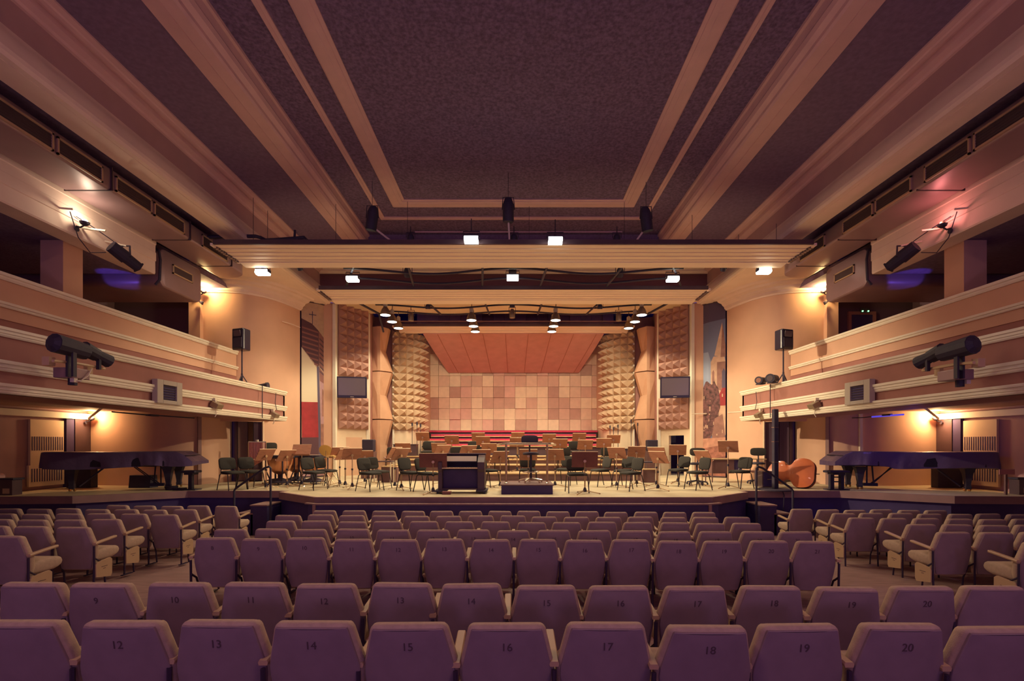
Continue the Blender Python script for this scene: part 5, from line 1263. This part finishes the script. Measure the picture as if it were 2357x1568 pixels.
# lintel spotlights
for s in (-1, 1):
    d = 10.6; k = lambda px: 1182 + s * (1182 - px) if s > 0 else px
    p = Vector((s * 8.05, d, wz(592, d)))
    p = Vector((s * 8.0, 10.25, wz(590, 10.25)))
    t = thing('stage_spotlight', 'large black theatre spotlight on the %s lintel beam' % SIDE[s], 'spotlight', p)
    mb = MB(); A_ = Vector((s * .12, -.18, .14)); B_ = Vector((-s * .10, .26, -.13))
    mb.cyl(A_, A_ + (B_ - A_) * .55, .125, .135, 14); mb.cyl(A_ + (B_ - A_) * .55, B_, .115, .105, 14); mb.cyl(B_, B_ + (B_ - A_).normalized() * .03, .125, n=4); mb.build('body', 'black', t)
    mb = MB(); mb.cyl(B_ + (B_ - A_).normalized() * .032, B_ + (B_ - A_).normalized() * .034, .08, n=12); mb.build('lens', 'screen', t)
    mb = MB(); mb.tube([Vector((-s * .12, .02, .0)), Vector((-s * .05, .1, .25)), Vector((s * .1, .1, .25)), Vector((s * .15, .0, .03))], .018, 6); mb.build('yoke', 'black', t)
    mb = MB(); mb.cyl((s * .02, .1, .25), (s * .42, .05, .33), .018, n=6); mb.cyl((0, -.45, .33), (s * .42, -.5, .36), .02, n=6); mb.cyl((s * .2, -.95, .52), (s * .42, -1.0, .52), .018, n=6); mb.build('bracket', 'white_plastic', t)
    mb = MB(); mb.tube([(s * .3, -.9, .5), (s * .32, -.7, .1), (s * .3, -.45, -.1), (s * .2, -.2, .0)], .009, 5); mb.tube([(s * .36, -.7, .5), (s * .3, -.3, .42), (s * .2, .0, .3)], .009, 5); mb.build('cable', 'black', t)
    # follow spots on the lower balcony front
    yb = 8.0
    def q(px, py, dd): return W(k(px), py + (4 if s > 0 else 0), dd)
    d0 = 7.15
    t = thing('profile_spotlight', 'pair-forming long black profile spotlight, rear one on the %s balcony front' % SIDE[s], 'spotlight', q(160, 800, d0))
    o = q(160, 800, d0)
    mb = MB(); a_, b_ = q(124, 789, 6.95) - o, q(196, 810, 7.4) - o; mb.cyl(a_, b_, .135, .12, 12); mb.cyl(a_ - (b_ - a_) * .1, a_, .06, .12, 10); mb.build('body', 'black', t)
    mb = MB(); mb.box(-.03, .0, -.03, .03, -.42, -.0); mb.box(.05, .08, -.03, .03, -.42, 0); mb.build('yoke', 'black', t)
    t = thing('profile_spotlight', 'long black profile spotlight tilted down, front one on the %s balcony front' % SIDE[s], 'spotlight', q(228, 818, 7.7)); o = q(228, 818, 7.7)
    mb = MB(); a_, b_ = q(192, 802, 7.5) - o, q(250, 832, 7.9) - o; mb.cyl(a_, a_ + (b_ - a_) * .5, .115, .10, 12); mb.cyl(a_ + (b_ - a_) * .5, b_, .085, .105, 12); mb.build('body', 'black', t)
    mb = MB(); mb.box(-.03, .02, -.02, .02, -.22, 0); mb.build('yoke', 'black', t)
    t = thing('spotlight_bracket', 'pale bracket arm carrying two spotlights on the %s balcony front' % SIDE[s], 'bracket', q(180, 840, 7.3)); o = q(180, 840, 7.3)
    mb = MB(); mb.tube([q(122, 831, 6.9) - o, q(160, 834, 7.2) - o, q(200, 841, 7.5) - o, q(240, 849, 7.9) - o], .022, 6); mb.build('arm', 'seat_arm', t)
    mb = MB(); mb.obox(q(112, 832, 7.0) - o, (.1, .1, .12)); mb.build('clamp', 'seat_arm', t); mb = MB(); mb.obox(q(203, 850, 7.8) - o, (.06, .1, .14)); mb.build('clamp', 'seat_arm', t)
    t = thing('dimmer_box', 'grey electrical box fixed to the %s balcony front below the spotlights' % SIDE[s], 'box', q(161, 860, 7.3)); 
    mb = MB(); mb.box(-.14, .14, -.12, .18, -.075, .075); mb.build('casing', 'duct', t, bevel=.01); mb = MB(); mb.cyl((.04, 0, -.075), (.04, 0, -.17), .055, n=10); mb.build('plug', 'black', t); mb = MB(); mb.obox((.1, -.05, -.10), (.06, .06, .07)); mb.tube([(.1, -.05, -.1), (.16, -.02, -.12), (.18, .1, -.02), (.15, .2, .1)], .008, 5); mb.build('socket', 'white_plastic', t)
    # framed air vent
    p = Vector((s * 7.02, 10.15, wz(904, 10.15)))
    t = thing('air_vent', 'square grey framed vent on the %s lower balcony front' % SIDE[s], 'vent', p)
    mb = MB(); a, b = sorted((-s * .05, s * .06)); 
    for qd in ((-.37, -.20, -.235, .235), (.20, .37, -.235, .235), (-.20, .20, .14, .235), (-.20, .20, -.235, -.16)): mb.box(a, b, *qd)
    mb.build('frame', 'grey_plastic', t, bevel=.006)
    mb = MB(); a, b = sorted((0, -s * .012)); mb.box(a, b, -.21, .21, -.17, .15); mb.mi = 1
    for i in range(6): mb.box(min(a, -s * .03), max(b, -s * .03) if s < 0 else b, -.2, .2, -.14 + i * .05, -.13 + i * .05)
    mb.build('grille', ['fascia', 'grille_dark'], t)
    # small floods on the balcony face
    for px, py, d_, nm in (((488, 934, 11.75, 'nearer'), (622, 956, 14.6, 'further')) if s < 0 else ((1885, 934, 11.6, 'nearer'), (1752, 956, 14.2, 'further'))):
        p = Vector((s * 6.98, d_, wz(py, d_)))
        t = thing('small_floodlight', 'small metal floodlight on the %s balcony front, %s the stage' % (SIDE[s], 'further from' if nm == 'nearer' else 'close to'), 'floodlight', p)
        mb = MB(); mb.X = Matrix.Rotation(-s * .5, 4, 'Y'); mb.box(-.09, .09, -.12, .12, -.05, .07); mb.build('housing', 'shade_metal', t, bevel=.01)
        mb = MB(); mb.X = Matrix.Rotation(-s * .5, 4, 'Y'); mb.box(-.08, .08, -.11, .11, -.056, -.05); mb.build('glass', 'white_plastic', t)
        mb = MB(); mb.tube([(s * .05, 0, .14), (s * .02, 0, .08)], .02, 6); mb.tube([(s * .06, .05, -.02), (s * .05, .07, -.2), (s * .08, .06, -.26)], .01, 5); mb.obox((s * .05, 0, .15), (.08, .09, .06)); mb.build('bracket', 'white_plastic', t)
    # cable along the face
    mb = MB(); d_ = 13.9 if s < 0 else 13.6; x = s * 6.99; mb.tube([(x, d_, 3.93), (x, d_, 3.4), (x + s * .01, d_ + .02, 3.02)], .012, 5); mb.tube([(x, d_ + .8, 3.8), (x, d_ + .75, 3.5), (x, d_ + .85, 3.3)], .009, 5)
    tag(mb.build('hanging_cable', 'black' if s < 0 else 'black'), 'thin cable hanging down the %s lower balcony front' % SIDE[s], 'cable')

# loudspeakers on tripod stands
for s, px, py0, py1, pyb, d in ((-1, 557, 758, 807, 886, 14.2), (1, 1803, 760, 806, 887, 13.9)):
    base = 3.75
    x = wx(px, d); zt, zb = wz(py0, d), wz(py1, d)
    t = thing('speaker_stand', 'black tripod speaker stand on the %s balcony ledge' % SIDE[s], 'stand', (x, d, base))
    mb = MB(); mb.cyl((0, 0, .08), (0, 0, zb - base), .02, n=8); mb.cyl((0, 0, .05), (0, 0, .55), .027, n=8); mb.build('pole', 'black', t)
    for i in range(3):
        a = 2 * PI * i / 3 + .35; mb = MB(); mb.tube([(0, 0, .52), (.30 * math.cos(a), .30 * math.sin(a), .015)], .014, 6); mb.tube([(0, 0, .12), (.17 * math.cos(a), .17 * math.sin(a), .24)], .01, 5); mb.build('leg', 'black', t)
    t = thing('loudspeaker', 'black loudspeaker on a tripod above the %s balcony ledge' % SIDE[s], 'loudspeaker', (x, d, zb), -s * -.35)
    h = zt - zb
    mb = MB(); mb.prism([(-.20, -.16), (.20, -.16), (.21, -.10), (.14, .17), (-.14, .17), (-.21, -.10)], 'z', 0, h); mb.build('cabinet', 'black_gloss', t, bevel=.03)
    mb = MB(); mb.prism([(-.17, -.172), (.17, -.172), (.17, -.155), (-.17, -.155)], 'z', .06, h * .55); mb.build('grille', 'black', t)
    mb = MB(); mb.obox((0, -.165, h * .75), (.26, .02, h * .3), (.2, 0, 0)); mb.build('horn', 'screen', t)
# objects on the ledges
t = thing('ledge_floodlight', 'black floodlight lying at the end of the left balcony ledge', 'floodlight', (wx(602, 14.7), 14.7, 3.93)); mb = MB(); mb.cyl((-.2, .05, .06), (.14, 0, .08), .05, .085, 10); mb.cyl((.14, 0, .08), (.2, 0, .085), .1, n=10); mb.build('can', 'black', t); mb = MB(); mb.box(-.1, .1, -.05, .05, -.01, .03); mb.build('foot', 'black', t)
t = thing('ledge_floodlight', 'round dark floodlight behind the left speaker tripod', 'floodlight', (wx(550, 14.5), 14.6, 3.86)); mb = MB(); mb.lathe([(.14, 0), (.15, .05), (.12, .12), (.05, .17), (.01, .18)], 14); mb.build('can', 'black', t); mb = MB(); mb.box(-.15, .15, -.02, .02, -.06, .02); mb.build('foot', 'black', t)
for px, d, lb, r in ((1750, 13.6, 'black spotlight with round lens lying at the end of the right balcony ledge', .095), (1776, 13.3, 'black spotlight next to the right speaker tripod', .11)):
    t = thing('ledge_spotlight', lb, 'spotlight', (wx(px, d), d, 3.92)); mb = MB(); mb.cyl((-.10, -.12, r), (.18, .14, r + .03), r, r * .85, 14); mb.cyl((-.115, -.135, r), (-.10, -.12, r), r * 1.1, n=14); mb.build('can', 'black', t)
    mb = MB(); mb.cyl((-.118, -.138, r), (-.120, -.140, r), r * .7, n=12); mb.build('lens', 'stand_wood' if px == 1750 else 'screen', t); mb = MB(); mb.box(-.08, .1, -.1, .1, -.005, .02); mb.build('foot', 'black', t)
# right gallery door and emergency lamp
t = thing('gallery_door', 'dark door at the end of the right upper gallery', 'door', (wx(1987, 15.8), 15.86, 4.4)); mb = MB(); mb.box(-.34, .34, 0, .04, 0, 2.0); mb.build('leaf', 'fascia', t); mb = MB(); mb.box(-.44, -.34, -.02, .06, 0, 2.0); mb.box(.34, .44, -.02, .06, 0, 2.0); mb.box(-.44, .44, -.02, .06, 2.0, 2.1); mb.build('frame', 'wall_brown', t)
t = thing('emergency_lamp', 'small emergency lamp with two green lights over the right gallery door', 'lamp', (wx(1998, 15.7), 15.8, wz(716, 15.8))); mb = MB(); mb.box(-.14, .14, .02, .08, -.05, .12); mb.build('casing', 'wood_dark', t)
for x in (-.09, .09): mb = MB(); mb.cyl((x, -.0, 0), (x, .03, 0), .022, n=10); mb.build('light', 'green_led', t)
# trunking by the right banner
mb = MB(); mb.tube([(6.45, 18.1, wz(953, 18.1)), (6.95, 17.98, wz(953, 18.1))], .02, 6); mb.tube([(7.5, 17.45, wz(950, 17.45)), (7.75, 16.4, wz(948, 16.6)), (7.3, 15.6, wz(944, 15.6))], .02, 6); tag(mb.build('cable_trunking', 'white_plastic'), 'thin white trunking line either side of the church banner', 'conduit')
mb = MB(); mb.tube([W(650, 740, 16.5), W(668, 745, 16.8), W(691, 754, 17.2)], .012, 5); tag(mb.build('wall_cable', 'soffit'), 'short pale cable high on the left rounded wall', 'cable')

# ================================================================== WORLD, CAMERA
w = bpy.data.worlds.new('world'); bpy.context.scene.world = w; w.use_nodes = True
w.node_tree.nodes['Background'].inputs['Color'].default_value = (.23, .14, .80, 1)
w.node_tree.nodes['Background'].inputs['Strength'].default_value = .36
# added unseen fills over the stalls and behind the camera, without lamp fixtures
for x in (-4, 4): light('fill_light', 'AREA', (x, .0, 8.4), 70, (1, .52, .42), 1.2, (x * .6, 3, 0))
for x in (-5, 0, 5): light('fill_uplight', 'SPOT', (x, -3.5, 2.6), 235, (.80, .45, 1), .4, (x * .9, 5, 9), 130, .9)  # violet fill added from behind the camera to lift the ceiling
# fill beams added to brighten the tile wall; the truss spotlights are unlit
for x in (-3.2, 0, 3.2): light('rear_wall_fill', 'SPOT', (x, 17.55, CZ + 4.45), 330, WARM2, .12, (x * .9, 24, 3.0), 75, .8)
cam = bpy.data.cameras.new('camera'); co = bpy.data.objects.new('camera', cam); C.objects.link(co)
co.location = (0, 0, CZ); co.rotation_euler = (PI / 2, 0, 0)
cam.sensor_width = 36; cam.lens = F / 2357 * 36
cam.shift_x = -(VX - 1178.5) / 2357; cam.shift_y = (VY - 784) / 2357
cam.clip_start = .05; cam.clip_end = 200
sc = bpy.context.scene; sc.camera = co
sc.view_settings.view_transform = 'Standard'; sc.view_settings.look = 'None'; sc.view_settings.exposure = .07; sc.view_settings.gamma = 1
sc.cycles.sample_clamp_indirect = 3; sc.cycles.max_bounces = 8; sc.cycles.diffuse_bounces = 5
